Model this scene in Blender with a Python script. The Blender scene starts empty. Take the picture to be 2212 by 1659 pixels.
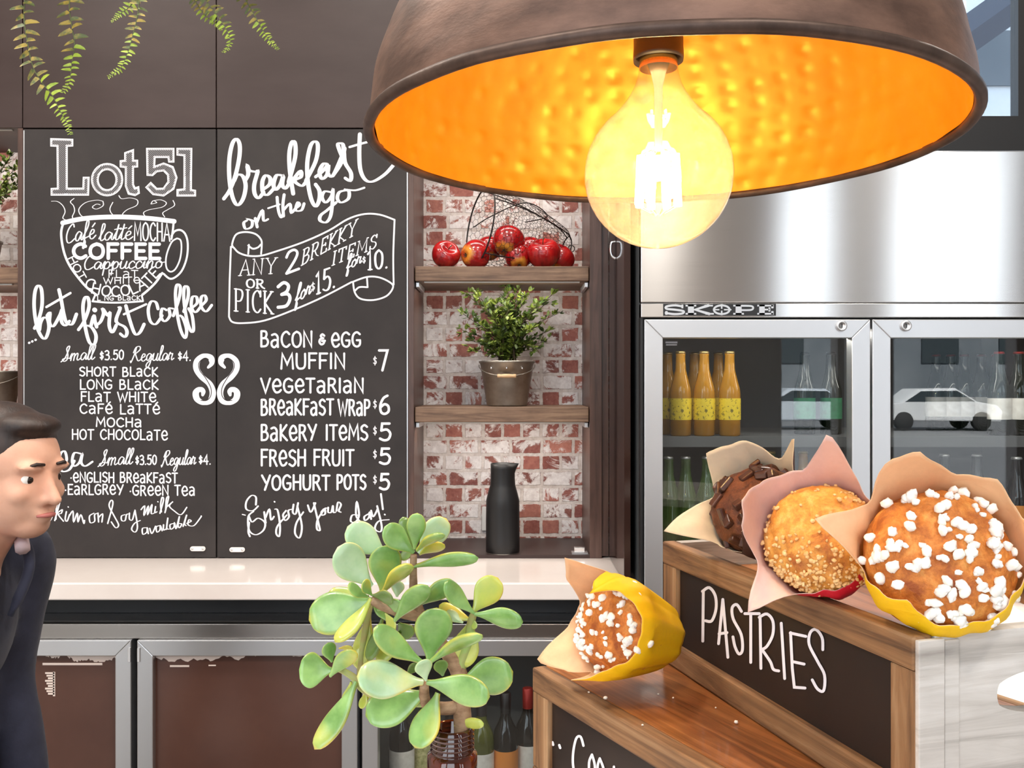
import bpy, bmesh, math, random
from mathutils import Vector, Matrix, noise as mnoise
random.seed(7)
R = math.radians
PI = math.pi
scene = bpy.context.scene
COL = scene.collection

# ------------------------------------------------------------------ camera
F = 1941.0            # focal length in pixels of the 2212 x 1659 frame
CAMZ = 1.47
cam_data = bpy.data.cameras.new('camera')
cam_data.sensor_fit = 'HORIZONTAL'
cam_data.sensor_width = 36.0
cam_data.lens = F / 2212 * 36.0
cam_data.clip_start = 0.02
cam_data.clip_end = 200
cam = bpy.data.objects.new('camera', cam_data)
cam.location = (0, 0, CAMZ)
cam.rotation_euler = (PI / 2, 0, 0)
COL.objects.link(cam)
scene.camera = cam

def P(px, py, Y):
    """point at depth Y seen at photograph pixel px, py"""
    return Vector(((px - 1106.0) / F * Y, Y, CAMZ - (py - 829.5) / F * Y))

# ------------------------------------------------------------------ look, world, sun, daylight
vs = scene.view_settings
vs.view_transform = 'Standard'
vs.look = 'None'
vs.exposure = 0.0
vs.gamma = 1.0
vs.use_curve_mapping = False
cy = scene.cycles
cy.max_bounces = 8
cy.diffuse_bounces = 4
cy.glossy_bounces = 4
cy.transmission_bounces = 8
cy.transparent_max_bounces = 24
cy.caustics_reflective = False
cy.caustics_refractive = False
cy.sample_clamp_indirect = 6.0
cy.blur_glossy = 0.5

world = bpy.data.worlds.new('world')
scene.world = world
world.use_nodes = True
wb = world.node_tree.nodes['Background']
wb.inputs[0].default_value = (0.86, 0.93, 1.0, 1)
wb.inputs[1].default_value = 5.0

def add_light(name, kind, loc, energy, color=(1, 1, 1), rot=(0, 0, 0), **kw):
    d = bpy.data.lights.new(name, kind)
    d.energy = energy
    d.color = color
    for k, v in kw.items():
        setattr(d, k, v)
    o = bpy.data.objects.new(name, d)
    o.location = loc
    o.rotation_euler = rot
    COL.objects.link(o)
    return o

sun = add_light('sun', 'SUN', (0, 8, 12), 30.0, (1, 0.95, 0.88), (R(-42), R(0), R(-14)), angle=R(0.6))
ROOM = dict(x0=-3.3, x1=4.3, y0=-2.0, y1=3.11, z1=3.6)
OPENINGS = [(-3.0, -1.25), (-1.0, 0.62), (2.02, 2.44), (2.86, 3.78)]
for i, (a, b) in enumerate(OPENINGS):
    o = add_light('daylight_portal', 'AREA', ((a + b) / 2, -2.04, 1.77), 1.0, (1, 1, 1), (R(90), 0, 0),
                  shape='RECTANGLE', size=b - a, size_y=3.3)
    o.data.cycles.is_portal = True
# ceiling downlights of the shop
for (x, y, e) in [(-1.7, 1.7, 26), (-0.55, 1.65, 26), (0.45, 1.35, 26), (1.6, 2.0, 34), (-0.9, 0.1, 30), (0.9, -0.4, 34), (-2.2, 0.2, 30)]:
    add_light('downlight_lamp', 'AREA', (x, y, 3.56), e, (1.0, 0.93, 0.84), (0, 0, 0), shape='DISK', size=0.28)

# ------------------------------------------------------------------ materials
MATS = {}

def new_mat(name):
    m = bpy.data.materials.new(name)
    m.use_nodes = True
    MATS[name] = m
    nt = m.node_tree
    return m, nt, nt.nodes['Principled BSDF'], nt.nodes['Material Output']

def col4(c):
    return (c[0], c[1], c[2], 1.0)

def srgb(r, g, b):
    f = lambda v: (v / 255 / 12.92) if v / 255 <= 0.04045 else ((v / 255 + 0.055) / 1.055) ** 2.4
    return (f(r), f(g), f(b))

def coords(nt, scale=(1, 1, 1), kind='Object'):
    tc = nt.nodes.new('ShaderNodeTexCoord')
    mp = nt.nodes.new('ShaderNodeMapping')
    mp.inputs['Scale'].default_value = scale
    nt.links.new(tc.outputs[kind], mp.inputs['Vector'])
    return mp.outputs['Vector']

def noise_node(nt, vec, scale, detail=4, rough=0.6, dist=0.0):
    n = nt.nodes.new('ShaderNodeTexNoise')
    n.inputs['Scale'].default_value = scale
    n.inputs['Detail'].default_value = detail
    n.inputs['Roughness'].default_value = rough
    n.inputs['Distortion'].default_value = dist
    nt.links.new(vec, n.inputs['Vector'])
    return n

def ramp(nt, fac, stops):
    r = nt.nodes.new('ShaderNodeValToRGB')
    el = r.color_ramp.elements
    while len(el) < len(stops):
        el.new(0.5)
    for e, (p, c) in zip(el, stops):
        e.position = p
        e.color = col4(c)
    nt.links.new(fac, r.inputs['Fac'])
    return r.outputs['Color']

def mixc(nt, fac, a, b, mode='MIX'):
    n = nt.nodes.new('ShaderNodeMix')
    n.data_type = 'RGBA'
    n.blend_type = mode
    for sock, v in ((n.inputs[0], fac), (n.inputs[6], a), (n.inputs[7], b)):
        if isinstance(v, (int, float)):
            sock.default_value = v
        elif isinstance(v, tuple):
            sock.default_value = col4(v)
        else:
            nt.links.new(v, sock)
    return n.outputs[2]

def math_node(nt, op, a, b=0.0, clamp=False):
    n = nt.nodes.new('ShaderNodeMath')
    n.operation = op
    n.use_clamp = clamp
    for i, v in enumerate((a, b)):
        if isinstance(v, (int, float)):
            n.inputs[i].default_value = v
        else:
            nt.links.new(v, n.inputs[i])
    return n.outputs[0]

def bump(nt, bsdf, h, strength=0.3, dist=0.002):
    b = nt.nodes.new('ShaderNodeBump')
    b.inputs['Strength'].default_value = strength
    b.inputs['Distance'].default_value = dist
    nt.links.new(h, b.inputs['Height'])
    nt.links.new(b.outputs['Normal'], bsdf.inputs['Normal'])

def mat(name, c, rough=0.5, metal=0.0, c2=None, scale=8, stretch=(1, 1, 1), bmp=0.0, bscale=None, bdist=0.002, coat=0.0,
        detail=5, lo=0.35, hi=0.68, sss=0.0, spec=None, aniso=0.0, sheen=0.0):
    """principled surface, optionally two-tone by noise, optionally bumped"""
    m, nt, b, out = new_mat(name)
    b.inputs['Base Color'].default_value = col4(c)
    b.inputs['Roughness'].default_value = rough
    b.inputs['Metallic'].default_value = metal
    b.inputs['Coat Weight'].default_value = coat
    b.inputs['Coat Roughness'].default_value = 0.08
    if spec is not None:
        b.inputs['Specular IOR Level'].default_value = spec
    if sss:
        b.inputs['Subsurface Weight'].default_value = sss
        b.inputs['Subsurface Radius'].default_value = (0.01, 0.006, 0.003)
        b.inputs['Subsurface Scale'].default_value = 0.5
    if sheen:
        b.inputs['Sheen Weight'].default_value = sheen
    if aniso:
        b.inputs['Anisotropic'].default_value = aniso
        b.inputs['Anisotropic Rotation'].default_value = 0.25
        t = nt.nodes.new('ShaderNodeTangent')
        t.direction_type = 'RADIAL'
        t.axis = 'Z'
        nt.links.new(t.outputs[0], b.inputs['Tangent'])
    if c2 is not None or bmp:
        v = coords(nt, stretch)
        n = noise_node(nt, v, scale, detail)
        if c2 is not None:
            nt.links.new(ramp(nt, n.outputs['Fac'], [(lo, c), (hi, c2)]), b.inputs['Base Color'])
        if bmp:
            h = n.outputs['Fac'] if bscale is None else noise_node(nt, v, bscale, 5).outputs['Fac']
            bump(nt, b, h, bmp, bdist)
    return m

def emit_mat(name, c, strength):
    m, nt, b, out = new_mat(name)
    e = nt.nodes.new('ShaderNodeEmission')
    e.inputs[0].default_value = col4(c)
    e.inputs[1].default_value = strength
    nt.links.new(e.outputs[0], out.inputs['Surface'])
    return m

def thin_glass(name, tint=(1, 1, 1), refl=1.0, dust=0.0, haze_c=(1, 1, 1), rough=0.0, ior=1.5):
    """thin pane: see-through with Fresnel reflection and optional glow-imitating dust"""
    m, nt, b, out = new_mat(name)
    tr = nt.nodes.new('ShaderNodeBsdfTransparent')
    tr.inputs[0].default_value = col4(tint)
    gl = nt.nodes.new('ShaderNodeBsdfGlossy')
    gl.inputs['Roughness'].default_value = rough
    lw = nt.nodes.new('ShaderNodeLayerWeight')
    lw.inputs['Blend'].default_value = 0.5
    k0 = ((ior - 1) / (ior + 1)) ** 2          # Schlick, the same from both sides of the pane
    f = math_node(nt, 'MULTIPLY', math_node(nt, 'POWER', lw.outputs['Facing'], 5.0), 1 - k0)
    f = math_node(nt, 'MULTIPLY', math_node(nt, 'ADD', f, k0), refl, True)
    mx = nt.nodes.new('ShaderNodeMixShader')
    base = tr.outputs[0]
    if dust:  # translucent share that imitates a glow in the glass
        du = nt.nodes.new('ShaderNodeBsdfTranslucent')
        du.inputs[0].default_value = col4(haze_c)
        n = noise_node(nt, coords(nt), 90, 6, 0.7)
        dn = math_node(nt, 'MULTIPLY', n.outputs['Fac'], dust * 2)
        m0 = nt.nodes.new('ShaderNodeMixShader')
        nt.links.new(dn, m0.inputs[0])
        nt.links.new(base, m0.inputs[1])
        nt.links.new(du.outputs[0], m0.inputs[2])
        base = m0.outputs[0]
    nt.links.new(f, mx.inputs[0])
    nt.links.new(base, mx.inputs[1])
    nt.links.new(gl.outputs[0], mx.inputs[2])
    nt.links.new(mx.outputs[0], out.inputs['Surface'])
    return m

def brick_mat():
    m, nt, b, out = new_mat('limewashed_brick')
    tc = nt.nodes.new('ShaderNodeTexCoord')
    mp = nt.nodes.new('ShaderNodeMapping')
    mp.inputs['Rotation'].default_value = (R(90), 0, 0)   # wall lies in X-Z
    nt.links.new(tc.outputs['Object'], mp.inputs['Vector'])
    # ragged edges: shift the coordinates by a little noise
    nz = noise_node(nt, tc.outputs['Object'], 34, 3)
    sc = nt.nodes.new('ShaderNodeVectorMath'); sc.operation = 'MULTIPLY_ADD'
    nt.links.new(nz.outputs['Color'], sc.inputs[0])
    sc.inputs[1].default_value = (0.009, 0.009, 0)
    nt.links.new(mp.outputs['Vector'], sc.inputs[2])
    br = nt.nodes.new('ShaderNodeTexBrick')
    br.offset = 0.43; br.squash = 0.62; br.squash_frequency = 2; br.offset_frequency = 2
    br.inputs['Scale'].default_value = 1.0
    br.inputs['Brick Width'].default_value = 0.108
    br.inputs['Row Height'].default_value = 0.0555
    br.inputs['Mortar Size'].default_value = 0.0062
    br.inputs['Mortar Smooth'].default_value = 0.25
    br.inputs['Bias'].default_value = 0.0
    br.inputs['Color1'].default_value = (0, 0, 0, 1)
    br.inputs['Color2'].default_value = (1, 1, 1, 1)
    br.inputs['Mortar'].default_value = (0.5, 0.5, 0.5, 1)
    nt.links.new(sc.outputs[0], br.inputs['Vector'])
    bc = ramp(nt, br.outputs['Color'], [(0.0, srgb(92, 50, 48)), (0.25, srgb(166, 100, 90)), (0.45, srgb(128, 70, 64)),
                                        (0.65, srgb(196, 128, 112)), (0.82, srgb(104, 60, 58)), (1.0, srgb(160, 92, 86))])
    v = noise_node(nt, tc.outputs['Object'], 60, 6, 0.65)
    bc = mixc(nt, 0.35, bc, ramp(nt, v.outputs['Fac'], [(0.3, srgb(110, 52, 44)), (0.7, srgb(205, 140, 122))]))
    # limewash remains: patches of white, more on some bricks
    w1 = noise_node(nt, tc.outputs['Object'], 13, 7, 0.72, 0.6)
    per = math_node(nt, 'MULTIPLY', math_node(nt, 'SINE', math_node(nt, 'MULTIPLY', br.outputs['Color'], 41.0)), 0.055)
    wf = math_node(nt, 'ADD', w1.outputs['Fac'], per)
    wash = ramp(nt, wf, [(0.47, (0, 0, 0)), (0.53, (1, 1, 1))])
    white = ramp(nt, v.outputs['Fac'], [(0.3, srgb(212, 202, 200)), (0.7, srgb(246, 240, 238))])
    c = mixc(nt, wash, bc, white)
    mort = ramp(nt, v.outputs['Fac'], [(0.3, srgb(190, 176, 170)), (0.7, srgb(228, 218, 212))])
    c = mixc(nt, br.outputs['Fac'], c, mort)
    nt.links.new(c, b.inputs['Base Color'])
    b.inputs['Roughness'].default_value = 0.75
    h = math_node(nt, 'SUBTRACT', math_node(nt, 'MULTIPLY', v.outputs['Fac'], 0.4), br.outputs['Fac'])
    bump(nt, b, h, 0.6, 0.004)
    return m

def wood_mat(name, c1, c2, c3=None, axis='X', rough=0.55, scale=1.0, bmp=0.3, coat=0.0, white=None):
    """long-grained wood; grain runs along the given object axis"""
    m, nt, b, out = new_mat(name)
    st = {'X': (1.5, 26, 26), 'Y': (26, 1.5, 26), 'Z': (26, 26, 1.5)}[axis]
    v = coords(nt, tuple(s * scale for s in st))
    n = noise_node(nt, v, 2.0, 7, 0.62, 0.8)
    n2 = noise_node(nt, coords(nt, (3, 3, 3)), 3.0 * scale, 3)
    c = ramp(nt, n.outputs['Fac'], [(0.3, c1), (0.52, c2), (0.72, c3 or c2)])
    c = mixc(nt, 0.45, c, ramp(nt, n2.outputs['Fac'], [(0.3, (0.45, 0.43, 0.42)), (0.7, (1.0, 1.0, 1.0))]), 'MULTIPLY')
    if white:
        n3 = noise_node(nt, coords(nt, tuple(s * scale * 0.5 for s in st)), 3.2, 6, 0.7)
        c = mixc(nt, ramp(nt, n3.outputs['Fac'], [(0.60, (0, 0, 0)), (0.70, (0.8, 0.8, 0.8))]), c, white)
    nt.links.new(c, b.inputs['Base Color'])
    b.inputs['Roughness'].default_value = rough
    b.inputs['Coat Weight'].default_value = coat
    bump(nt, b, n.outputs['Fac'], bmp, 0.0015)
    return m

# ------------------------------------------------------------------ mesh building
class MB:
    """collects shapes; part()/obj() link them as ONE mesh object"""
    def __init__(s):
        s.v = []; s.f = []; s.m = []; s.sm = []
    def add(s, vs_, fs, mi=0, smooth=False, M=None):
        o = len(s.v)
        s.v += [(M @ Vector(p)) if M is not None else Vector(p) for p in vs_]
        for f in fs:
            s.f.append([i + o for i in f]); s.m.append(mi); s.sm.append(smooth)
        return s
    def box(s, x0, x1, y0, y1, z0, z1, mi=0, M=None):
        v = [(x0, y0, z0), (x1, y0, z0), (x1, y1, z0), (x0, y1, z0), (x0, y0, z1), (x1, y0, z1), (x1, y1, z1), (x0, y1, z1)]
        f = [(3, 2, 1, 0), (4, 5, 6, 7), (0, 1, 5, 4), (1, 2, 6, 5), (2, 3, 7, 6), (3, 0, 4, 7)]
        return s.add(v, f, mi, False, M)
    def lathe(s, prof, n=32, mi=0, smooth=True, M=None, c=(0, 0, 0), cap0=True, cap1=True):
        """profile of (radius, z) spun about Z"""
        v = []; f = []
        for (r, z) in prof:
            for k in range(n):
                a = 2 * PI * k / n
                v.append((c[0] + r * math.cos(a), c[1] + r * math.sin(a), c[2] + z))
        for j in range(len(prof) - 1):
            for k in range(n):
                k2 = (k + 1) % n
                f.append((j * n + k, j * n + k2, (j + 1) * n + k2, (j + 1) * n + k))
        if cap0 and prof[0][0] > 1e-6:
            f.append(tuple(reversed(range(n))))
        if cap1 and prof[-1][0] > 1e-6:
            f.append(tuple((len(prof) - 1) * n + k for k in range(n)))
        return s.add(v, f, mi, smooth, M)
    def tube(s, pts, r, n=8, mi=0, smooth=True, M=None, closed=False):
        """round tube along a polyline; r a number or one per point"""
        pts = [Vector(p) for p in pts]
        rs = r if isinstance(r, (list, tuple)) else [r] * len(pts)
        v = []; f = []
        t0 = (pts[1] - pts[0]).normalized()
        up = Vector((0, 0, 1)) if abs(t0.z) < 0.9 else Vector((1, 0, 0))
        nrm = (up - t0 * up.dot(t0)).normalized()
        L = len(pts)
        for i, p in enumerate(pts):
            if closed:
                t = (pts[(i + 1) % L] - pts[i - 1])
            else:
                t = (pts[min(i + 1, L - 1)] - pts[max(i - 1, 0)])
            if t.length < 1e-9:
                t = t0.copy()
            t.normalize()
            nrm = nrm - t * nrm.dot(t)
            if nrm.length < 1e-6:
                nrm = t.orthogonal()
            nrm.normalize()
            bn = t.cross(nrm)
            for k in range(n):
                a = 2 * PI * k / n
                v.append(p + (nrm * math.cos(a) + bn * math.sin(a)) * rs[i])
        for i in range(L if closed else L - 1):
            j = (i + 1) % L
            for k in range(n):
                k2 = (k + 1) % n
                f.append((i * n + k, i * n + k2, j * n + k2, j * n + k))
        if not closed:
            f.append(tuple(reversed(range(n))))
            f.append(tuple((L - 1) * n + k for k in range(n)))
        return s.add(v, f, mi, smooth, M)
    def grid(s, fn, nu, nv, mi=0, smooth=True, closed_u=False, M=None):
        """surface of fn(i, j) points"""
        v = [fn(i, j) for j in range(nv) for i in range(nu)]
        f = []
        for j in range(nv - 1):
            for i in range(nu if closed_u else nu - 1):
                i2 = (i + 1) % nu
                f.append((j * nu + i, j * nu + i2, (j + 1) * nu + i2, (j + 1) * nu + i))
        return s.add(v, f, mi, smooth, M)
    def ball(s, c, r, nu=12, nv=8, mi=0, M=None, fn=None):
        """ellipsoid; r number or triple; fn(unit dir) scales the radius"""
        rr = r if isinstance(r, (list, tuple)) else (r, r, r)
        v = []; f = []
        for j in range(nv + 1):
            th = PI * j / nv
            for i in range(nu):
                a = 2 * PI * i / nu
                d = Vector((math.sin(th) * math.cos(a), math.sin(th) * math.sin(a), math.cos(th)))
                k = fn(d) if fn else 1.0
                v.append((c[0] + d.x * rr[0] * k, c[1] + d.y * rr[1] * k, c[2] + d.z * rr[2] * k))
        for j in range(nv):
            for i in range(nu):
                i2 = (i + 1) % nu
                f.append((j * nu + i, (j + 1) * nu + i, (j + 1) * nu + i2, j * nu + i2))
        return s.add(v, f, mi, True, M)
    def prism(s, poly, h, mi=0, M=None):
        """polygon in X-Y extruded by h along Z"""
        n = len(poly)
        v = [(p[0], p[1], 0) for p in poly] + [(p[0], p[1], h) for p in poly]
        f = [tuple(reversed(range(n))), tuple(range(n, 2 * n))] + [(i, (i + 1) % n, n + (i + 1) % n, n + i) for i in range(n)]
        return s.add(v, f, mi, False, M)

def mesh_obj(name, mb, mats, parent=None, bevel=0.0, seg=2, merge=False, world=True, solid=None, subsurf=0):
    if not isinstance(mats, (list, tuple)):
        mats = [mats]
    me = bpy.data.meshes.new(name)
    off = Vector((0, 0, 0))
    if world and parent is not None:
        p = parent
        while p is not None:
            off += p.location
            p = p.parent
    me.from_pydata([tuple(v - off) for v in mb.v], [], mb.f)
    me.polygons.foreach_set('material_index', mb.m)
    me.polygons.foreach_set('use_smooth', mb.sm)
    for m in mats:
        me.materials.append(MATS[m] if isinstance(m, str) else m)
    if merge:
        bm = bmesh.new(); bm.from_mesh(me)
        bmesh.ops.remove_doubles(bm, verts=bm.verts, dist=1e-6)
        bmesh.ops.recalc_face_normals(bm, faces=bm.faces)
        bm.to_mesh(me); bm.free()
    me.update()
    o = bpy.data.objects.new(name, me)
    COL.objects.link(o)
    o.parent = parent
    if bevel:
        md = o.modifiers.new('bevel', 'BEVEL'); md.width = bevel; md.segments = seg; md.limit_method = 'ANGLE'; md.angle_limit = R(40)
    if solid:
        md = o.modifiers.new('solid', 'SOLIDIFY'); md.thickness = solid; md.offset = -1.0
        if len(mats) > 1:
            md.material_offset = 1; md.material_offset_rim = 1
    if subsurf:
        md = o.modifiers.new('sub', 'SUBSURF'); md.levels = subsurf; md.render_levels = subsurf
    return o

part = mesh_obj

def tag(o, label, cat, group=None):
    o['label'] = label
    o['category'] = cat
    if group:
        o['group'] = group
    return o

def thing(name, label, cat, loc=(0, 0, 0), group=None):
    o = bpy.data.objects.new(name, None)
    o.empty_display_size = 0.05
    COL.objects.link(o)
    o.location = loc
    return tag(o, label, cat, group)

def struct(name, mb, m, parent=None, **kw):
    o = mesh_obj(name, mb, m, parent, **kw)
    if parent is None:
        o['kind'] = 'structure'
    return o

def copy_thing(root, loc, label, rot=None, group=None, scale=None):
    def rec(o, par):
        c = o.copy(); COL.objects.link(c); c.parent = par
        for ch in o.children:
            rec(ch, c)
        return c
    c = rec(root, None)
    c.location = loc
    if rot is not None:
        c.rotation_euler = rot
    if scale is not None:
        c.scale = scale
    c['label'] = label
    if group:
        c['group'] = group
    return c

def smooth_path(pts, per=6, closed=False):
    """Catmull-Rom through the points (any dimension)"""
    n = len(pts)
    if n < 3 and not closed:
        return [tuple(p) for p in pts]
    out = []
    idx = (lambda i: pts[i % n]) if closed else (lambda i: pts[max(0, min(n - 1, i))])
    for i in range(n if closed else n - 1):
        p0, p1, p2, p3 = idx(i - 1), idx(i), idx(i + 1), idx(i + 2)
        for k in range(per):
            t = k / per
            out.append(tuple(0.5 * (2 * b + (c - a) * t + (2 * a - 5 * b + 4 * c - d) * t * t + (3 * b - a - 3 * c + d) * t ** 3)
                             for a, b, c, d in zip(p0, p1, p2, p3)))
    if not closed:
        out.append(tuple(pts[-1]))
    return out
# ------------------------------------------------------------------ material list
mat('ceiling_paint', (0.72, 0.70, 0.67), 0.9)
mat('wall_paint', (0.62, 0.58, 0.54), 0.85)
mat('pier_paint', (0.30, 0.27, 0.26), 0.6)
mat('floor_tile', (0.22, 0.20, 0.185), 0.45, c2=(0.30, 0.28, 0.26), scale=6)
brick_mat()
mat('dark_laminate', srgb(54, 41, 39), 0.42, c2=srgb(64, 51, 49), scale=2.2, stretch=(1, 2, 3), spec=.28)
wood_mat('walnut_upright', srgb(62, 44, 38), srgb(88, 64, 56), srgb(104, 80, 70), 'Z', 0.38, 1.0, 0.1)
wood_mat('shelf_timber', srgb(84, 62, 48), srgb(128, 100, 80), srgb(152, 124, 100), 'X', 0.55, 1.6, 0.35)
mat('glossy_dark_door', srgb(52, 34, 30), 0.08, spec=0.7)
mat('chalkboard', srgb(45, 41, 41), 0.62, c2=srgb(56, 51, 50), scale=5, spec=0.3)
mat('chalk_paint', srgb(236, 234, 240), 0.8)
mat('chalk_grey', srgb(150, 148, 152), 0.8)
mat('white_stone', srgb(244, 234, 228), 0.16, c2=srgb(236, 224, 218), scale=3, coat=0.3)
mat('black_plastic', (0.012, 0.012, 0.013), 0.4)
mat('black_paint', (0.008, 0.008, 0.009), 0.5)
mat('brushed_steel', (0.66, 0.65, 0.64), 0.21, 1.0, aniso=0.97, c2=(0.70, 0.69, 0.68), scale=3, stretch=(1, 1, 90), lo=0.3, hi=0.7)
mat('satin_aluminium', (0.70, 0.705, 0.72), 0.38, 1.0)
mat('dull_steel', (0.42, 0.40, 0.38), 0.3, 1.0)
mat('chrome', (0.85, 0.85, 0.86), 0.1, 1.0)
mat('brown_film', srgb(92, 62, 52), 0.22, c2=srgb(80, 52, 44), scale=2.5, spec=0.5)
mat('torn_paper', srgb(240, 222, 212), 0.9)
mat('fridge_inner', (0.055, 0.06, 0.065), 0.5)
mat('shelf_wire', (0.10, 0.10, 0.10), 0.45)
thin_glass('door_glass', (0.93, 0.95, 0.95), 1.5)
thin_glass('tinted_glass', (0.62, 0.66, 0.70), 1.0)
mat('asphalt', (0.10, 0.105, 0.115), 0.8, c2=(0.14, 0.145, 0.155), scale=3)
mat('pavement_stone', (0.33, 0.33, 0.33), 0.85)
mat('car_white', (0.80, 0.81, 0.82), 0.25, coat=0.5)
mat('car_silver', (0.45, 0.50, 0.56), 0.25, coat=0.5)
mat('car_glass', (0.02, 0.03, 0.035), 0.08)
mat('tyre', (0.015, 0.015, 0.015), 0.8)
mat('facade_dark', (0.10, 0.12, 0.14), 0.8, c2=(0.15, 0.17, 0.19), scale=0.6)
mat('facade_pale', (0.62, 0.64, 0.64), 0.8, c2=(0.50, 0.55, 0.58), scale=1.6)
mat('steel_beam_paint', (0.035, 0.045, 0.07), 0.5)

# ------------------------------------------------------------------ the room
x0, x1, y0, y1, z1 = (ROOM[k] for k in ('x0', 'x1', 'y0', 'y1', 'z1'))
struct('floor', MB().box(x0 - .1, x1 + .1, y0 - .15, y1 + .2, -0.1, 0), 'floor_tile')
struct('ceiling', MB().box(x0 - .1, x1 + .1, y0 - .25, y1 + .3, z1, z1 + 0.1), 'ceiling_paint')
struct('wall_left', MB().box(x0 - .1, x0, y0 - .15, y1 + .2, 0, z1), 'wall_paint')
struct('wall_right', MB().box(x1, x1 + .1, y0 - .15, y1 + .2, 0, z1), 'wall_paint')
WX0, WX1, WZ0, WZ1 = 0.72, 3.6, P(0, 265, 3.11).z, 3.2
wb_ = MB()
wb_.box(x0, WX0, y1, y1 + .15, 0, z1).box(WX1, x1, y1, y1 + .15, 0, z1).box(WX0, WX1, y1, y1 + .15, 0, WZ0).box(WX0, WX1, y1, y1 + .15, WZ1, z1)
struct('wall_back', wb_, 'limewashed_brick')
wf_ = MB()
edges = [x0] + [e for o in OPENINGS for e in o] + [x1]
for a, b in zip(edges[0::2], edges[1::2]):
    wf_.box(a, b, y0 - .15, y0, 0, z1)
for a, b in OPENINGS:
    wf_.box(a, b, y0 - .15, y0, 0, 0.12).box(a, b, y0 - .15, y0, 3.42, z1)
struct('wall_front', wf_, 'pier_paint')

# window standing in for a reflection in black glass above the drinks fridge
wn = MB()
t = 0.035
wn.box(WX0, WX1, y1 + .04, y1 + .09, WZ0, WZ0 + t).box(WX0, WX1, y1 + .04, y1 + .09, WZ1 - t, WZ1)
for xm in (WX0, 1.775, WX1 - t):
    wn.box(xm, xm + t, y1 + .04, y1 + .09, WZ0 + t, WZ1 - t)
win = struct('reflection_window_1', wn, 'black_paint')
part('pane', MB().box(WX0 + t, WX1 - t, y1 + .062, y1 + .068, WZ0 + t, WZ1 - t), 'tinted_glass', win)
struct('trim_1', MB().box(WX0 - .1, WX1, y1 - .03, y1 - .001, 1.9, WZ0), 'black_paint')

# ------------------------------------------------------------------ outside: street behind the camera, yard behind the window in place of a reflection
struct('pavement', MB().box(-14, 30, -6, -2.16, -0.14, -0.02), 'pavement_stone')
struct('road', MB().box(-40, 60, -44, -6, -0.24, -0.14), 'asphalt')
fb = MB()
fb.box(-30, 50, -46, -44, -0.2, 9)
ob = tag(part('street_building', fb, 'facade_dark', None), 'dark grey terrace across the street, seen mirrored in the fridge glass', 'building')
for k in range(16):
    part('window', MB().box(-24 + k * 4.2, -22 + k * 4.2, -43.99, -43.93, 2.6, 5.2), 'car_glass', ob)

def car(x, y, rz, m, label):
    c = thing('car', label, 'car', (x, y, -0.14))
    side = [(-2.1, .35), (-2.15, .75), (-1.9, .92), (-1.35, .98), (-.75, 1.42), (.55, 1.45), (1.25, 1.0), (1.95, .88), (2.15, .65), (2.1, .32)]
    rings = []
    for yy, s, dz in ((-.85, .96, .0), (-.62, 1.0, .02), (.62, 1.0, .02), (.85, .96, 0)):
        rings.append([(px * s, yy, pz + (dz if pz > 1 else 0) - (0.03 if abs(yy) > .7 and pz > 1.2 else 0)) for px, pz in side])
    mb = MB()
    n = len(side)
    v = [p for r_ in rings for p in r_]
    f = []
    for j in range(3):
        for i in range(n):
            f.append((j * n + i, j * n + (i + 1) % n, (j + 1) * n + (i + 1) % n, (j + 1) * n + i))
    f += [tuple(range(n)), tuple(3 * n + i for i in reversed(range(n)))]
    mb.add(v, f)
    part('body', mb, m, c, bevel=0.05, merge=True, world=False)
    for sy in (-1, 1):
        part('side_window', MB().prism([(-1.25, 1.0), (-.72, 1.36), (.5, 1.38), (1.1, 1.02)], 0.012, M=Matrix.Translation((0, sy * .853 + .006, -.0)) @ Matrix.Rotation(PI / 2, 4, 'X')), 'car_glass', c, world=False)
        for sx in (-1.3, 1.35):
            part('wheel', MB().lathe([(.05, -.1), (.3, -.1), (.33, -.06), (.33, .06), (.3, .1), (.05, .1)], 24, M=Matrix.Translation((sx, sy * .78, .33)) @ Matrix.Rotation(PI / 2, 4, 'X')), 'tyre', c, world=False)
    c.rotation_euler = (0, 0, rz)
    return c
car(14.8, -27, 0.02, 'car_white', 'white car out on the road, mirrored bright in the fridge glass')
car(10.3, -27.5, 3.16, 'car_silver', 'pale blue car parked on the road behind the white one')

yb = MB()
yb.box(3.9, 4.55, 9.0, 9.4, 0, 5.02).box(4.55, 9, 9.0, 9.4, 0, 5.4).box(0.5, 3.9, 9.0, 9.4, 0, 4.35)
reflection_yard = tag(part('reflection_building', yb, 'facade_pale', None), 'pale building added behind the high window in place of a reflection', 'building')  # stands in for the pale shape of the reflection
for k in range(3):
    part('window', MB().box(4.62 + k * 1.5, 5.5 + k * 1.5, 8.97, 8.99, 4.45, 5.0), 'facade_dark', reflection_yard)
a, b = P(1985, 150, 5.2), P(2330, -95, 5.2)
tag(part('reflection_strut', MB().tube([a + Vector((-1.2, 0, -.85)), a, b, b + Vector((1.0, 0, .7))], 0.105, 4, smooth=False), 'steel_beam_paint', None), 'dark slanting strut added behind the high window in place of a reflection', 'strut')  # stands in for the dark diagonal of the reflection
struct('ground_outside', MB().box(-4, 14, 3.3, 14, -0.2, -0.05), 'pavement_stone')

# ------------------------------------------------------------------ joinery
YF = 2.8
def xz(px, py, Y=YF):
    p = P(px, py, Y); return p.x, p.z
def pbox(mb, xa, xb, ya, yb, Y0, Y1, mi=0):
    """box whose front face (at depth Y0) covers the pixel rectangle"""
    a = P(xa, ya, Y0); b = P(xb, yb, Y0)
    return mb.box(min(a.x, b.x), max(a.x, b.x), Y0, Y1, min(a.z, b.z), max(a.z, b.z), mi)

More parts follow.
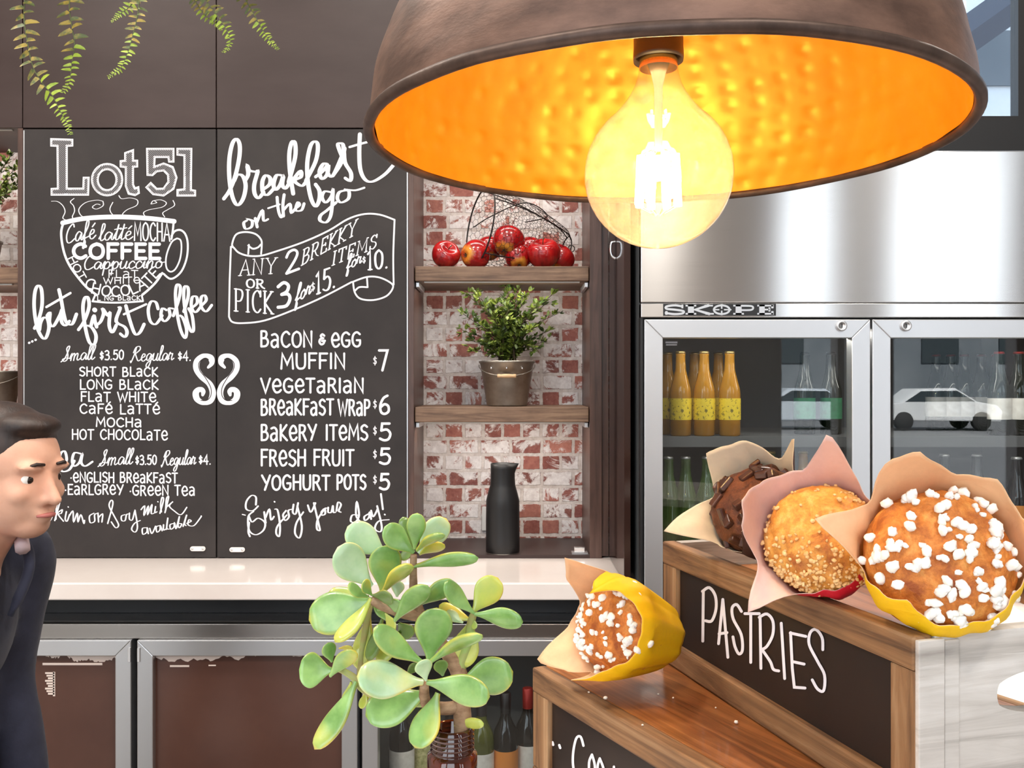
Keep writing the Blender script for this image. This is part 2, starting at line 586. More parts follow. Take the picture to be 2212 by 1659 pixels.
ZTOP = 3.05
def overhead(xa, xb, label):
    a = P(xa, 276, YF)
    b = P(xb, 276, YF)
    c = thing('overhead_cupboard', label, 'cupboard', ((a.x + b.x) / 2, YF + .15, a.z), 'dark overhead cupboards')
    part('carcass', MB().box(a.x + .001, b.x - .001, YF + .02, y1 - .002, a.z + .002, ZTOP), 'dark_laminate', c)
    part('door', MB().box(a.x + .0015, b.x - .0015, YF, YF + .0195, a.z, ZTOP), 'dark_laminate', c, bevel=.001)
    return c
overhead(-390, 48.5, 'dark brown overhead cupboard above the open shelf at the edge of the picture')
overhead(48.5, 467, 'dark brown overhead cupboard above the coffee menu, behind the hanging fern')
overhead(467, 880, 'dark brown overhead cupboard directly above the breakfast menu')
overhead(880, 1316, 'dark brown overhead cupboard above the apple shelf, mostly behind the copper lamp')
struct('trim_2', MB().box(P(-390, 0, YF).x, P(1316, 0, YF).x, YF - .02, y1 - .002, ZTOP + .002, z1), 'dark_laminate')

def shelf_unit(xl, xr, wl, wr, shelves, label, top_y=276, bottom=True):
    """xl..xr outer pixels at the joinery front, wl/wr widths of the uprights in pixels"""
    a = P(xl, 1206, YF); b = P(xr, top_y, YF)
    u = thing('shelf_unit', label, 'shelves', ((a.x + b.x) / 2, YF + .15, a.z))
    part('side_panel', MB().box(a.x, P(xl + wl, 0, YF).x, YF, y1 - .002, a.z, b.z - .001), 'walnut_upright', u, bevel=.001)
    part('side_panel', MB().box(P(xr - wr, 0, YF).x, b.x, YF, y1 - .002, a.z, b.z - .001), 'walnut_upright', u, bevel=.001)
    if bottom:
        part('base_panel', MB().box(P(xl + wl, 0, YF).x, P(xr - wr, 0, YF).x, YF, y1 - .002, a.z, P(0, 1199, YF).z), 'dark_laminate', u)
    # slim light strips; except under one lower shelf, all are added to brighten brick
    for (yy_, e_) in [(top_y, 1.5)] + [(yb_s, 1.1) for (_, yb_s) in shelves]:
        zz_ = P(0, yy_, YF + .01).z - .004
        xa_, xb_ = P(xl + wl, 0, YF).x, P(xr - wr, 0, YF).x
        part('light_strip', MB().box(xa_ + .03, xb_ - .03, YF + .022, YF + .032, zz_, zz_ + .004), 'ceiling_paint', u)
        add_light('shelf_light', 'AREA', ((xa_ + xb_) / 2, YF + .04, zz_ - .004), e_, (1, .92, .82), (R(28), 0, 0), shape='RECTANGLE', size=xb_ - xa_ - .06, size_y=.012)
    for (yt, yb) in shelves:
        zt = P(0, yt, YF + .01).z; zb = P(0, yb, YF + .01).z
        xa_, xb_ = P(xl + wl, 0, YF).x, P(xr - wr, 0, YF).x
        sh = part('shelf', MB().box(xa_ + .002, xb_ - .002, YF + .01, y1 - .004, zb, zt), 'shelf_timber', u, bevel=.003)
        for xx in (xa_ + .002, xb_ - .014):
            part('bracket', MB().box(xx, xx + .012, YF + .03, YF + .20, zb - .018, zb - .001), 'satin_aluminium', sh, bevel=.002)
    return u
shelf_unit(882, 1300, 12, 26, [(575, 607), (879, 912)], 'dark walnut open shelves before whitewashed brick, between breakfast menu and fridge')
shelf_unit(-370, 49, 12, 11, [(577, 612), (874, 906)], 'walnut open shelves at the edge of the coffee menu, behind the passing person')

# cabinet catch on the base of the open shelves
lt = P(1252, 1186, 2.83)
c = thing('cabinet_catch', 'small silver catch lying on the base of the open shelves near the fridge', 'catch', (lt.x, lt.y, P(0, 1199, YF).z))
part('plate', MB().box(lt.x - .025, lt.x + .025, 2.815, 2.85, P(0, 1199, YF).z, P(0, 1199, YF).z + .004), 'satin_aluminium', c)
part('tongue', MB().box(lt.x - .018, lt.x + .018, 2.825, 2.842, P(0, 1199, YF).z + .004, P(0, 1199, YF).z + .02), 'chrome', c, bevel=.003)

# open glossy cupboard door, edge on, beside the fridge
zc0 = P(0, 1203, YF).z
dr = thing('cupboard_door', 'tall glossy dark door standing open edge-on beside the drinks fridge', 'door', (0.315, 2.6, zc0))
part('panel', MB().box(P(1316, 0, YF).x, P(1316, 0, YF).x + .018, 2.43, YF, zc0, ZTOP - .05), 'glossy_dark_door', dr, bevel=.001)
hx = P(1316, 0, YF).x
part('handle', MB().tube(smooth_path([(hx, 2.62, 1.47 + .415), (hx - .012, 2.62, 1.47 + .412), (hx - .015, 2.62, 1.47 + .40), (hx - .015, 2.62, 1.47 + .385),
      (hx - .010, 2.62, 1.47 + .372), (hx, 2.62, 1.47 + .366)], 5), .004, 8), 'chrome', dr)
struct('trim_3', MB().box(P(1300, 0, YF).x + .001, P(1316, 0, YF).x - .001, YF + .012, y1 - .002, zc0, ZTOP), 'walnut_upright')

# power point on the bricks behind the carafe
pp = P(1052, 1120, y1)
po = thing('power_point', 'white power point on the bricks, half hidden by the black carafe', 'socket', (pp.x, y1 - .01, pp.z))
part('plate', MB().box(pp.x - .018, pp.x + .07, y1 - .009, y1 - .001, pp.z - .042, pp.z + .042), 'ceiling_paint', po, bevel=.003)
part('switch', MB().box(pp.x + .01, pp.x + .02, y1 - .013, y1 - .009, pp.z + .01, pp.z + .025), 'ceiling_paint', po, bevel=.001)

# ------------------------------------------------------------------ worktop and under-counter fridge
ZW = P(0, 1206, YF).z
YW = 2.454
wt = tag(part('worktop', MB().box(-2.1, 0.331, YW, y1 - .002, ZW - .048, ZW - .0005), 'white_stone', None, bevel=.004), 'long white stone worktop under the menu boards', 'worktop')
YB = 2.5
bb = thing('back_bar_fridge', 'low steel back-bar fridge under the white worktop', 'fridge', (-.8, 2.75, 0))
zs1, zs0 = P(0, 1348, YB).z, P(0, 1380, YB).z
part('top_rail', MB().box(-2.1, .33, YB, YB + .03, zs0, zs1), 'dull_steel', bb, bevel=.002)
part('housing', MB().box(-2.1, .33, YB + .03, y1 - .01, zs1 - .012, zs1), 'satin_aluminium', bb)
part('housing', MB().box(-2.1, -.42, YB + .035, y1 - .01, .06, zs1 - .013), 'black_plastic', bb)
part('housing', MB().box(-.42, -.40, YB + .035, y1 - .01, .06, zs1 - .013).box(.31, .33, YB + .035, y1 - .01, .06, zs1 - .013)
     .box(-.40, .31, y1 - .03, y1 - .01, .06, zs1 - .013).box(-.40, .31, YB + .035, y1 - .03, .06, .10), 'fridge_inner', bb)
part('plinth', MB().box(-2.1, .33, YB + .06, YB + .09, 0, .06), 'black_plastic', bb)
struct('trim_4', MB().box(-2.1, .33, YB + .12, YB + .14, zs1 + .001, ZW - .049), 'black_paint')
YD = YB - .012

def framed_door(parent, xa, xb, zt, zb, w, Y, th, panel, wb=None, mitre=True):
    """door of four mitred bars round a panel; world metres"""
    d = part('door', MB().box(xa + w - .008, xb - w + .008, Y + th * .45, Y + th * .7, zb + w - .008, zt - w + .008), panel, parent)
    bars = [[(xa, zt), (xb, zt), (xb - w, zt - w), (xa + w, zt - w)], [(xa, zb), (xa + w, zb + w), (xb - w, zb + w), (xb, zb)],
            [(xa, zb), (xa, zt), (xa + w, zt - w), (xa + w, zb + w)], [(xb, zb), (xb - w, zb + w), (xb - w, zt - w), (xb, zt)]]
    for q in bars:
        m = MB()
        v = [(x, Y, z) for x, z in q] + [(x, Y + th, z) for x, z in q]
        m.add(v, [(0, 1, 2, 3), (7, 6, 5, 4)] + [(i, 4 + i, 4 + (i + 1) % 4, (i + 1) % 4) for i in range(4)])
        part('frame', m, 'satin_aluminium', d, bevel=.002, merge=True)
    return d
def PX(px, Y): return (px - 1106) / F * Y
zt = P(0, 1383, YD).z
W_ = .044
dA = framed_door(bb, PX(-300, YD), PX(283, YD), zt, .08, W_, YD, .04, 'brown_film')
dB = framed_door(bb, PX(296, YD), PX(772, YD), zt, .08, W_, YD, .04, 'brown_film')
dC = framed_door(bb, PX(782, YD), PX(1252, YD), zt, .08, W_, YD, .04, 'door_glass')
for dd, hx_ in ((dA, PX(280, YD)), (dB, PX(300, YD))):
    part('hinge', MB().box(hx_ - .004, hx_ + .004, YD - .003, YD, zt - .06, zt - .02), 'chrome', dd, bevel=.001)
# torn strip of paper left along the top of the film
def torn(dd, xa, xb, seed):
    rnd = random.Random(seed)
    m = MB(); n = 60
    zt_ = zt - W_ + .0005
    yy = YD + .04 * .45 - .0006
    top = [(xa + (xb - xa) * i / n, yy, zt_) for i in range(n + 1)]
    h = 0.008
    bot = []
    for i in range(n + 1):
        h = max(.001, min(.022, h + rnd.uniform(-.006, .0062)))
        bot.append((top[i][0] + rnd.uniform(-.002, .002), yy, zt_ - h))
    m.add(top + bot, [(i, n + 1 + i, n + 2 + i, i + 1) for i in range(n)])
    part('torn_paper', m, 'torn_paper', dd, solid=.0004)
torn(dA, PX(90, YD), PX(283, YD) - W_, 1)
torn(dB, PX(296, YD) + W_, PX(690, YD), 5)
for (xa, xb, ya, yb) in [(85, 215, 1436, 1441), (362, 404, 1441, 1445), (446, 462, 1440, 1443)]:
    dd = dA if xb < 290 else dB
    part('paper_scrap', MB().box(PX(xa, YD), PX(xb, YD), YD + .0168, YD + .0172, P(0, yb, YD).z, P(0, ya, YD).z), 'torn_paper', dd)
sc_ = P(100, 1482, YD)
m = MB()
for k in range(9):
    m.box(sc_.x - .012 + .004 * (k % 3), sc_.x + .014, YD + .0166, YD + .0172, sc_.z + .028 - k * .0072, sc_.z + .033 - k * .0072)
m.box(sc_.x + .010, sc_.x + .016, YD + .0166, YD + .0172, sc_.z - .034, sc_.z + .034)
part('paper_scrap', m, 'torn_paper', dA)

# ------------------------------------------------------------------ tall drinks fridge
YT = 2.35
fx0, fx1 = PX(1384, YT), PX(1384, YT) + 1.27
fz = lambda py, Y=YT: P(0, py, Y).z
fr = thing('drinks_fridge', 'tall steel drinks fridge with two glass doors and a brushed header', 'fridge', ((fx0 + fx1) / 2, 2.7, 0))
ztop = fz(325)
part('header', MB().box(fx0, fx1, YT, YT + .03, fz(654), ztop), 'brushed_steel', fr, bevel=.003)
part('brand_rail', MB().box(fx0, fx1, YT - .004, YT + .03, fz(686), fz(655.5)), 'brushed_steel', fr, bevel=.002)
yb1 = 3.04
part('housing', MB().box(fx0, fx0 + .04, YT + .035, yb1, .05, ztop - .002).box(fx1 - .04, fx1, YT + .035, yb1, .05, ztop - .002)
     .box(fx0 + .04, fx1 - .04, yb1 - .04, yb1, .05, ztop - .002).box(fx0 + .04, fx1 - .04, YT + .035, yb1 - .04, fz(700), ztop - .002)
     .box(fx0 + .04, fx1 - .04, YT + .035, yb1 - .04, .05, .14), 'fridge_inner', fr)
part('foot', MB().box(fx0 + .03, fx1 - .03, YT + .06, yb1 - .03, 0, .05), 'black_plastic', fr)
part('front_post', MB().box(fx0 - .0005, fx0 + .006, YT + .002, YT + .034, .06, fz(686)), 'black_plastic', fr)
FD = YT - .006
xd = PX(1882, FD)
W2 = PX(1432, FD) - PX(1392, FD)
d1 = framed_door(fr, PX(1392, FD), xd - .002, fz(690, FD), .09, W2, FD, .04, 'door_glass')
d2 = framed_door(fr, xd + .003, fx1 - .004, fz(690, FD), .09, W2, FD, .04, 'door_glass')
for dd, cx in ((d1, 1817), (d2, 1956)):
    q = P(cx, 704, FD)
    lk = part('lock', MB().lathe([(.014, 0), (.014, .006), (.012, .008), (.0085, .008), (.008, .006), (0, .006)], 24, M=Matrix.Translation(q) @ Matrix.Rotation(PI / 2, 4, 'X')), 'satin_aluminium', dd)
    lk['label'] = 'round metal lock with keyhole'
    if True:
        part('lock', MB().box(q.x - .0012, q.x + .0012, FD - .0075, FD - .006, q.z - .005, q.z + .005), 'black_plastic', dd)
for (xa, ya, w, h) in [(1440, 737, 26, 4), (1441, 743, 24, 2.5)]:
    part('glass_print', MB().box(PX(xa, FD), PX(xa + w, FD), FD + .0172, FD + .0176, fz(ya + h, FD), fz(ya, FD)), 'chalk_grey', d1)
SH = [1.325, 1.03, .72]
for z_ in SH:
    m = MB()
    for k in range(36):
        yy = YT + .07 + k * (.57 / 35)
        m.box(fx0 + .045, fx1 - .045, yy - .0018, yy + .0018, z_ - .004, z_)
    for k in range(6):
        xx = fx0 + .05 + k * (1.16 / 5)
        m.box(xx - .003, xx + .003, YT + .065, yb1 - .045, z_ - .011, z_ - .004)
    m.box(fx0 + .042, fx1 - .042, YT + .06, YT + .066, z_ - .024, z_ + .004)
    part('shelf', m, 'shelf_wire', fr)
lp = part('lamp_tube', MB().box(fx0 + .06, fx1 - .06, YT + .05, YT + .07, fz(712), fz(704)), 'ceiling_paint', fr)
o = add_light('fridge_lamp', 'AREA', ((fx0 + fx1) / 2, YT + .10, fz(716)), 3.0, (1, .95, .85), (R(-18), 0, 0), shape='RECTANGLE', size=1.1, size_y=.03)
add_light('fridge_lamp', 'AREA', (-.06, YB + .10, zs1 - .03), 1.6, (1, .95, .85), (R(-15), 0, 0), shape='RECTANGLE', size=.6, size_y=.03)
# raised letters of the maker's plate
pl_ = part('name_plate', MB().box(PX(1432, YT), PX(1675, YT), YT - .0052, YT - .004, fz(682), fz(656.5)), 'black_plastic', fr)
# ------------------------------------------------------------------ hand lettering: strokes turned into flat paint ribbons
# printed hand: cap height 100, strokes split by |, ~ marks a curved stroke
PR = {
'A': (64, '0,0 32,100 64,0|10,36 54,36'), 'a': (58, '~8,78 30,84 48,66 48,30 50,0|~48,42 26,46 6,32 8,8 26,-2 46,16'),
'B': (56, '5,0 5,100|~5,100 34,98 42,78 30,56 5,54|~5,54 40,52 52,28 38,4 5,0'), 'C': (60, '~56,84 36,100 12,84 2,50 12,14 36,0 58,16'),
'D': (60, '5,0 5,100|~5,100 40,92 56,52 40,8 5,0'), 'E': (48, '46,100 5,100 5,0 48,0|5,52 40,52'),
'e': (58, '~6,46 52,50 46,84 26,94 6,66 6,32 22,2 44,4 56,18'), 'F': (48, '5,0 5,100 48,100|5,54 40,54'),
'G': (62, '~56,86 34,100 10,84 2,48 12,12 36,0 56,14 58,44|58,44 34,44'), 'H': (58, '4,0 4,100|54,0 54,100|4,52 54,52'),
'I': (14, '7,0 7,100'), 'K': (56, '5,0 5,100|50,100 6,46 54,0'), 'L': (46, '5,100 5,0 46,0'), 'l': (46, '5,100 5,0 46,0'),
'M': (74, '2,0 8,100 37,30 66,100 72,0'), 'N': (60, '4,0 4,100 56,0 56,100'), 'O': (64, '~32,100 10,84 2,50 10,14 32,0 54,14 62,50 54,86 32,100'),
'P': (52, '5,0 5,100|~5,100 38,96 48,74 36,50 5,46'), 'R': (56, '5,0 5,100|~5,100 38,96 46,76 34,54 5,50|26,52 54,0'),
'S': (52, '~48,88 28,100 6,84 12,60 40,46 50,22 30,0 4,12'), 'T': (54, '0,100 54,100|27,100 27,0'),
'U': (58, '~4,100 4,30 14,4 30,0 46,6 54,30 54,100'), 'V': (60, '0,100 30,0 60,100'), 'W': (84, '0,100 22,0 42,80 62,0 84,100'),
'X': (56, '0,0 56,100|0,100 56,0'), 'Y': (60, '0,100 30,48|60,100 22,0'), '$': (40, '~36,70 20,80 6,68 14,54 32,44 34,28 20,18 4,28|20,92 20,6'),
'1': (24, '2,82 16,100 16,0'), '2': (52, '~4,78 14,98 34,100 46,80 36,50 4,2|4,2 52,2'), '3': (50, '~4,90 26,100 44,82 38,60 18,54|~18,54 42,48 50,26 36,2 4,6'),
'4': (56, '40,0 40,100 2,32 54,32'), '5': (52, '46,100 12,100 8,58|~8,58 34,64 50,40 42,8 22,0 2,10'), '6': (52, '~42,98 20,84 4,46 8,10 28,0 48,14 46,42 26,52 6,36'),
'7': (46, '0,100 46,100 18,0'), '0': (50, '~25,100 6,82 2,50 8,16 25,0 42,16 48,50 44,82 25,100'), '.': (14, '6,2 8,4'), '!': (20, '14,110 9,30|8,4 9,6'),
'&': (56, '~46,76 30,88 16,74 28,58 36,54 12,48 4,24 20,4 40,12 48,36|26,32 52,34'), '\u00b7': (16, '8,40 9,42'), ' ': (34, ''),
'\u00e9': (58, '~6,46 52,50 46,84 26,94 6,66 6,32 22,2 44,4 56,18|24,104 40,124'),
}
# slanted running hand: x height 50
CU = {
'a': (50, '~40,40 22,52 6,30 10,4 24,4 40,40 38,12 44,2 54,14'), 'b': (44, '~0,10 18,60 24,100 14,104 10,70 10,16 20,0 34,14 34,36 24,42 44,40'),
'c': (40, '~34,40 22,52 6,32 8,6 20,-2 42,14'), 'd': (52, '~40,40 22,52 6,30 10,4 24,4 40,44 46,104 40,20 46,2 56,14'),
'e': (40, '~2,20 26,30 28,46 16,50 6,28 10,4 24,-2 42,14'), 'f': (38, '~0,14 24,66 28,100 18,106 12,70 10,-10 6,-44 14,-46 18,-14 12,6 40,16'),
'g': (50, '~40,42 22,52 6,32 10,6 24,6 40,44 38,-10 26,-44 10,-40 16,-16 52,14'), 'h': (50, '~0,10 22,66 24,100 14,104 12,60 8,0|~9,24 24,48 36,40 34,10 40,0 52,14'),
'i': (24, '~0,14 12,48 10,10 16,0 28,14|14,72 15,74'), 'j': (24, '~0,14 14,48 12,-10 2,-44 -10,-36 0,-12 28,14|17,72 18,74'),
'k': (46, '~0,10 20,66 22,100 12,104 10,60 8,0|~9,22 30,48 34,36 12,24 30,4 48,12'), 'l': (26, '~0,12 20,70 22,102 12,104 8,60 8,10 16,-1 30,14'),
'm': (72, '~0,20 10,50 8,0|~8,24 22,50 30,42 28,0|~28,24 44,50 52,42 50,10 58,0 74,14'), 'n': (50, '~0,20 10,50 8,0|~8,24 24,50 34,42 32,10 38,0 54,14'),
'o': (46, '~26,50 8,38 6,10 18,-2 34,10 36,36 24,50 30,38 50,40'), 'p': (48, '~0,20 12,52 8,-44|~9,20 24,50 38,40 36,12 22,0 10,10'),
'r': (38, '~0,14 8,56 16,46 28,48 24,20 28,2 42,14'), 's': (34, '~0,12 20,56 22,38 28,16 16,-2 2,6|26,6 38,14'), 't': (30, '~0,14 16,60 20,96|~19,90 12,16 18,0 34,14|2,66 34,74'),
'u': (50, '~0,30 8,50 6,12 16,0 30,14 38,50|~38,50 34,10 42,0 54,14'), 'v': (42, '~0,36 8,50 12,10 20,0 34,30 34,48 46,44'), 'w': (62, '~0,36 8,50 8,10 18,0 30,40|~30,44 30,10 40,0 54,30 54,48 66,44'),
'y': (50, '~0,34 8,50 8,14 18,2 36,46|~38,50 34,-10 22,-44 8,-38 14,-14 54,14'), '\u00e9': (40, '~2,20 26,30 28,46 16,50 6,28 10,4 24,-2 42,14|16,66 30,84'),
'S': (60, '~0,-6 24,20 44,96 34,104 26,84 40,44 40,10 22,-4 8,10 30,20 62,14'), 'R': (62, '~16,96 12,60 -8,-8 -14,0|~0,60 14,98 40,104 46,82 20,56 16,52 30,20 44,0 64,12'),
'E': (60, '~44,84 36,100 16,92 16,66 34,56|~34,56 8,46 4,14 20,-4 44,8 52,24'), 'C': (56, '~44,84 36,102 14,80 4,40 12,4 30,-2 54,16'), 'T': (56, '~0,60 10,84 40,98 46,96|~44,98 40,30 28,-20 14,-24'),
' ': (34, ''), '$': PR['$'], '.': PR['.'], '!': PR['!'], '0': PR['0'], '1': PR['1'], '3': PR['3'], '4': PR['4'], '5': PR['5'],
}
# slab-serifed capitals
SE = {
'A': (70, '4,0 36,100 66,0|16,34 54,34|-6,0 16,0|54,0 78,0'), 'N': (74, '8,0 8,100 62,0 62,100|-2,0 18,0|-2,100 10,100|52,100 74,100'), 'Y': (70, '4,100 34,48 64,100|34,48 34,0|-6,100 14,100|54,100 76,100|22,0 46,0'),
'B': (60, '8,0 8,100|~8,100 40,98 48,78 34,54 8,52|~8,52 46,48 56,26 40,2 8,0|-2,0 8,0|-2,100 8,100'), 'R': (64, '8,0 8,100|~8,100 42,98 50,76 36,52 8,50|~28,50 48,14 66,0|-2,0 20,0|-2,100 8,100'),
'E': (54, '8,0 8,100 50,100 50,84|8,52 38,52|38,44 38,60|8,0 52,0 52,18'), 'K': (64, '8,0 8,100|54,100 8,46 58,0|-2,0 18,0|-2,100 18,100|44,100 64,100|48,0 68,0'),
'I': (26, '13,0 13,100|2,0 24,0|2,100 24,100'), 'T': (60, '2,82 2,100 58,100 58,82|30,100 30,0|18,0 42,0'), 'M': (84, '8,0 12,100 42,24 72,100 76,0|-2,0 18,0|66,0 86,0|2,100 14,100|70,100 82,100'),
'S': (54, '~46,84 28,100 8,84 14,60 42,44 50,20 30,0 6,14|48,76 48,98|6,4 6,26'), 'P': (58, '8,0 8,100|~8,100 44,96 52,74 38,48 8,46|-4,0 22,0|-2,100 8,100'),
'C': (60, '~54,84 36,100 12,84 4,50 12,14 36,0 56,16|55,74 55,98'), 'O': PR['O'], 'H': (70, '8,0 8,100|60,0 60,100|8,52 60,52|-2,0 18,0|-2,100 18,100|50,0 70,0|50,100 70,100'),
'L': (54, '8,100 8,0 50,0 50,20|-2,100 20,100'), '1': (30, '2,84 16,100 16,0|4,0 28,0'), '0': PR['0'], '5': PR['5'], '2': PR['2'], '3': PR['3'], '$': PR['$'], '.': PR['.'], ' ': (30, ''),
}
FONTS = {'print': PR, 'script': CU, 'serif': SE}
_cache = {}

def glyph(font, ch):
    k = (font, ch)
    if k not in _cache:
        w, s = FONTS[font].get(ch, FONTS['print'].get(ch, (30, '')))
        st = []
        for part_ in (s.split('|') if s else []):
            sm = part_.startswith('~')
            pts = [tuple(float(q) / 100 for q in p.split(',')) for p in part_.lstrip('~').split()]
            st.append(smooth_path(pts, 4) if sm else pts)
        _cache[k] = (w / 100, st)
    return _cache[k]

class Ink:
    """flat paint strokes on a plane, laid out in photograph pixels at depth Y (or by any mapping to the plane)"""
    def __init__(s, to_world, normal):
        s.tw = to_world; s.nm = Vector(normal); s.mb = MB(); s.k = 0
    def stroke(s, pts, w, taper=False, thick=None, closed=False):
        """pts in plane units, w stroke width; thick(dx, dy) scales the width by direction"""
        pts = [Vector((p[0], p[1])) for p in pts]
        q = [pts[0]]
        for p in pts[1:]:
            if (p - q[-1]).length > 1e-4:
                q.append(p)
        if len(q) == 1:
            q.append(q[0] + Vector((w * .05, 0)))
        if closed:
            q.append(q[0].copy())
        n = len(q)
        L, Rr = [], []
        for i in range(n):
            if closed and i in (0, n - 1):
                d0 = (q[0] - q[n - 2]).normalized(); d1 = (q[1] - q[0]).normalized()
            else:
                d0 = (q[i] - q[i - 1]).normalized() if i else (q[1] - q[0]).normalized()
                d1 = (q[i + 1] - q[i]).normalized() if i < n - 1 else d0
            d = d0 + d1
            d = d.normalized() if d.length > .2 else d1
            c = max(.45, d.dot(d1))
            ww = w * (thick(d.x, d.y) if thick else 1.0) / 2
            if taper:
                e = min(i, n - 1 - i) / max(1, n - 1)
                ww *= min(1.0, .45 + e * 5)
            nn = Vector((-d.y, d.x)) * (ww / c)
            L.append(q[i] + nn); Rr.append(q[i] - nn)
        v = L + Rr
        f = [(i, n + i, n + i + 1, i + 1) for i in range(n - 1)]
        if not closed:
            for (cpt, a, b, sgn) in ((q[0], L[0], Rr[0], 1), (q[-1], Rr[-1], L[-1], 1)):
                r = (a - b) / 2; base = len(v)
                ring = []
                for k in range(7):
                    an = PI * k / 6
                    off = Vector((r.x * math.cos(an) - r.y * math.sin(an), r.x * math.sin(an) + r.y * math.cos(an)))
                    ring.append(cpt + off)
                v += ring
                f.append(tuple(range(base, base + 7)))
        # each stroke lies a hair over the one before it, as wet paint does, and so does each stroke where it crosses itself
        s.k += 1
        base = (s.k % 40) * 2e-5
        lift = [base + (i / n) * 1.6e-5 for i in range(n)] * 2
        lift += [base] * 7 + [base + 1.7e-5] * 7
        s.mb.add([s.tw(p[0], p[1]) + s.nm * (lift[i] if i < len(lift) else base) for i, p in enumerate(v)], f)
        return s
    def text(s, txt, x0, y0, x1, y1, h, w, font='print', slant=0.0, h1=None, jit=0.0, bend=0.0):
        """text along the baseline x0,y0 -> x1,y1 (y grows downward), cap height h (h1 at the end)"""
        tot = 0; gap = 0.16 if font != 'script' else -0.02
        for ch in txt:
            tot += glyph(font, ch)[0] + gap
        tot -= gap
        d = Vector((x1 - x0, y1 - y0)); ln = d.length; d.normalize(); up = Vector((0.0, -1.0))
        sx = ln / tot
        x = 0
        rnd = random.Random(txt)
        for ch in txt:
            gw, st = glyph(font, ch)
            t = (x + gw / 2) / tot
            hh = h + ((h1 or h) - h) * t
            j = rnd.uniform(-jit, jit) * h
            for pts in st:
                s.stroke([(x0 + d.x * (x + a) * sx + slant * b * hh, y0 + d.y * (x + a) * sx - (b * hh + j)) for a, b in pts], w,
                         thick=(lambda dx, dy: .55 + .4 * abs(dy)) if font != 'print' else None)
            x += gw + gap
        return s
    def arc_text(s, txt, path, h, w, font='serif'):
        """upright letters along a polyline"""
        pts = [Vector(p) for p in path]
        seg = [(b - a).length for a, b in zip(pts, pts[1:])]
        tot = sum(seg)
        gl = [glyph(font, c) for c in txt]
        tw_ = sum(g[0] + .14 for g in gl) - .14
        k = tot / tw_
        x = 0
        for gw, st in gl:
            mid = (x + gw / 2) * k
            i = 0
            while i < len(seg) - 1 and mid > seg[i]:
                mid -= seg[i]; i += 1
            d = (pts[i + 1] - pts[i]).normalized(); c = pts[i] + d * mid; up = Vector((d.y, -d.x))
            for q in st:
                s.stroke([c + d * ((a - gw / 2) * k) + up * (b * h) for a, b in q], w)
            x += gw + .14
        return s
    def trace(s, txt, ox, oy, sc, w, thick=None, per=5, closed=False, taper=False):
        """strokes traced in a zoomed picture: 'x,y x,y|x,y ...' scaled by sc from origin ox, oy; - prefix keeps straight lines"""
        for st in txt.split('|'):
            straight = st.startswith('-')
            pts = [tuple(float(c) for c in p.split(',')) for p in st.lstrip('-').split()]
            pts = [(ox + a * sc, oy + b * sc) for a, b in pts]
            s.stroke(pts if straight else smooth_path(pts, per, closed), w, taper, thick, closed)
        return s
    def done(s, name, m, parent, label=None, seen=None):
        o = part(name, s.mb, m, parent)
        if label: o['label'] = label
        return o

# ------------------------------------------------------------------ the two menu boards
YI = YF - .0006
board_map = lambda a, b: P(a, b, YI)
def ink(): return Ink(board_map, (0, -1, 0))
brush = lambda dx, dy: .36 + .46 * abs(dy) ** 1.3

def menu_board(xa, xb, trim_x, label):
    a = P(xa, 1205, YF); b = P(xb, 279, YF)
    m_ = thing('menu_board', label, 'chalkboard', ((a.x + b.x) / 2, YF + .01, a.z))
    part('panel', MB().box(a.x, b.x, YF, YF + .019, a.z + .001, b.z), 'chalkboard', m_, bevel=.0008)
    part('carcass', MB().box(a.x + .004, b.x - .004, YF + .0195, y1 - .003, a.z + .001, b.z), 'dark_laminate', m_)
    t_ = P(trim_x, 0, YF).x
    part('edge_strip', MB().box(t_ - .0016, t_ + .0016, YF - .001, YF - .0002, a.z + .004, b.z - .004), 'satin_aluminium', m_)
    return m_
def pull(m_, cx, cy):
    q = P(cx, cy, YF)
    n = 10
    poly = []
    for k in range(n + 1):
        an = -PI / 2 + PI * k / n
        poly.append((.0165 + .0075 * math.cos(an), .0075 * math.sin(an)))
    for k in range(n + 1):
        an = PI / 2 + PI * k / n
        poly.append((-.0165 + .0075 * math.cos(an), .0075 * math.sin(an)))
    pl = part('finger_plate', MB().prism(poly, .005, M=Matrix.Translation(q) @ Matrix.Rotation(PI / 2, 4, 'X')), 'white_stone', m_, bevel=.001)
    for s_ in (-1, 1):
        part('screw', MB().lathe([(.0035, 0), (.0032, .0013), (0, .0016)], 12, M=Matrix.Translation(q + Vector((s_ * .0165, -.005, 0))) @ Matrix.Rotation(PI / 2, 4, 'X')), 'satin_aluminium', pl)

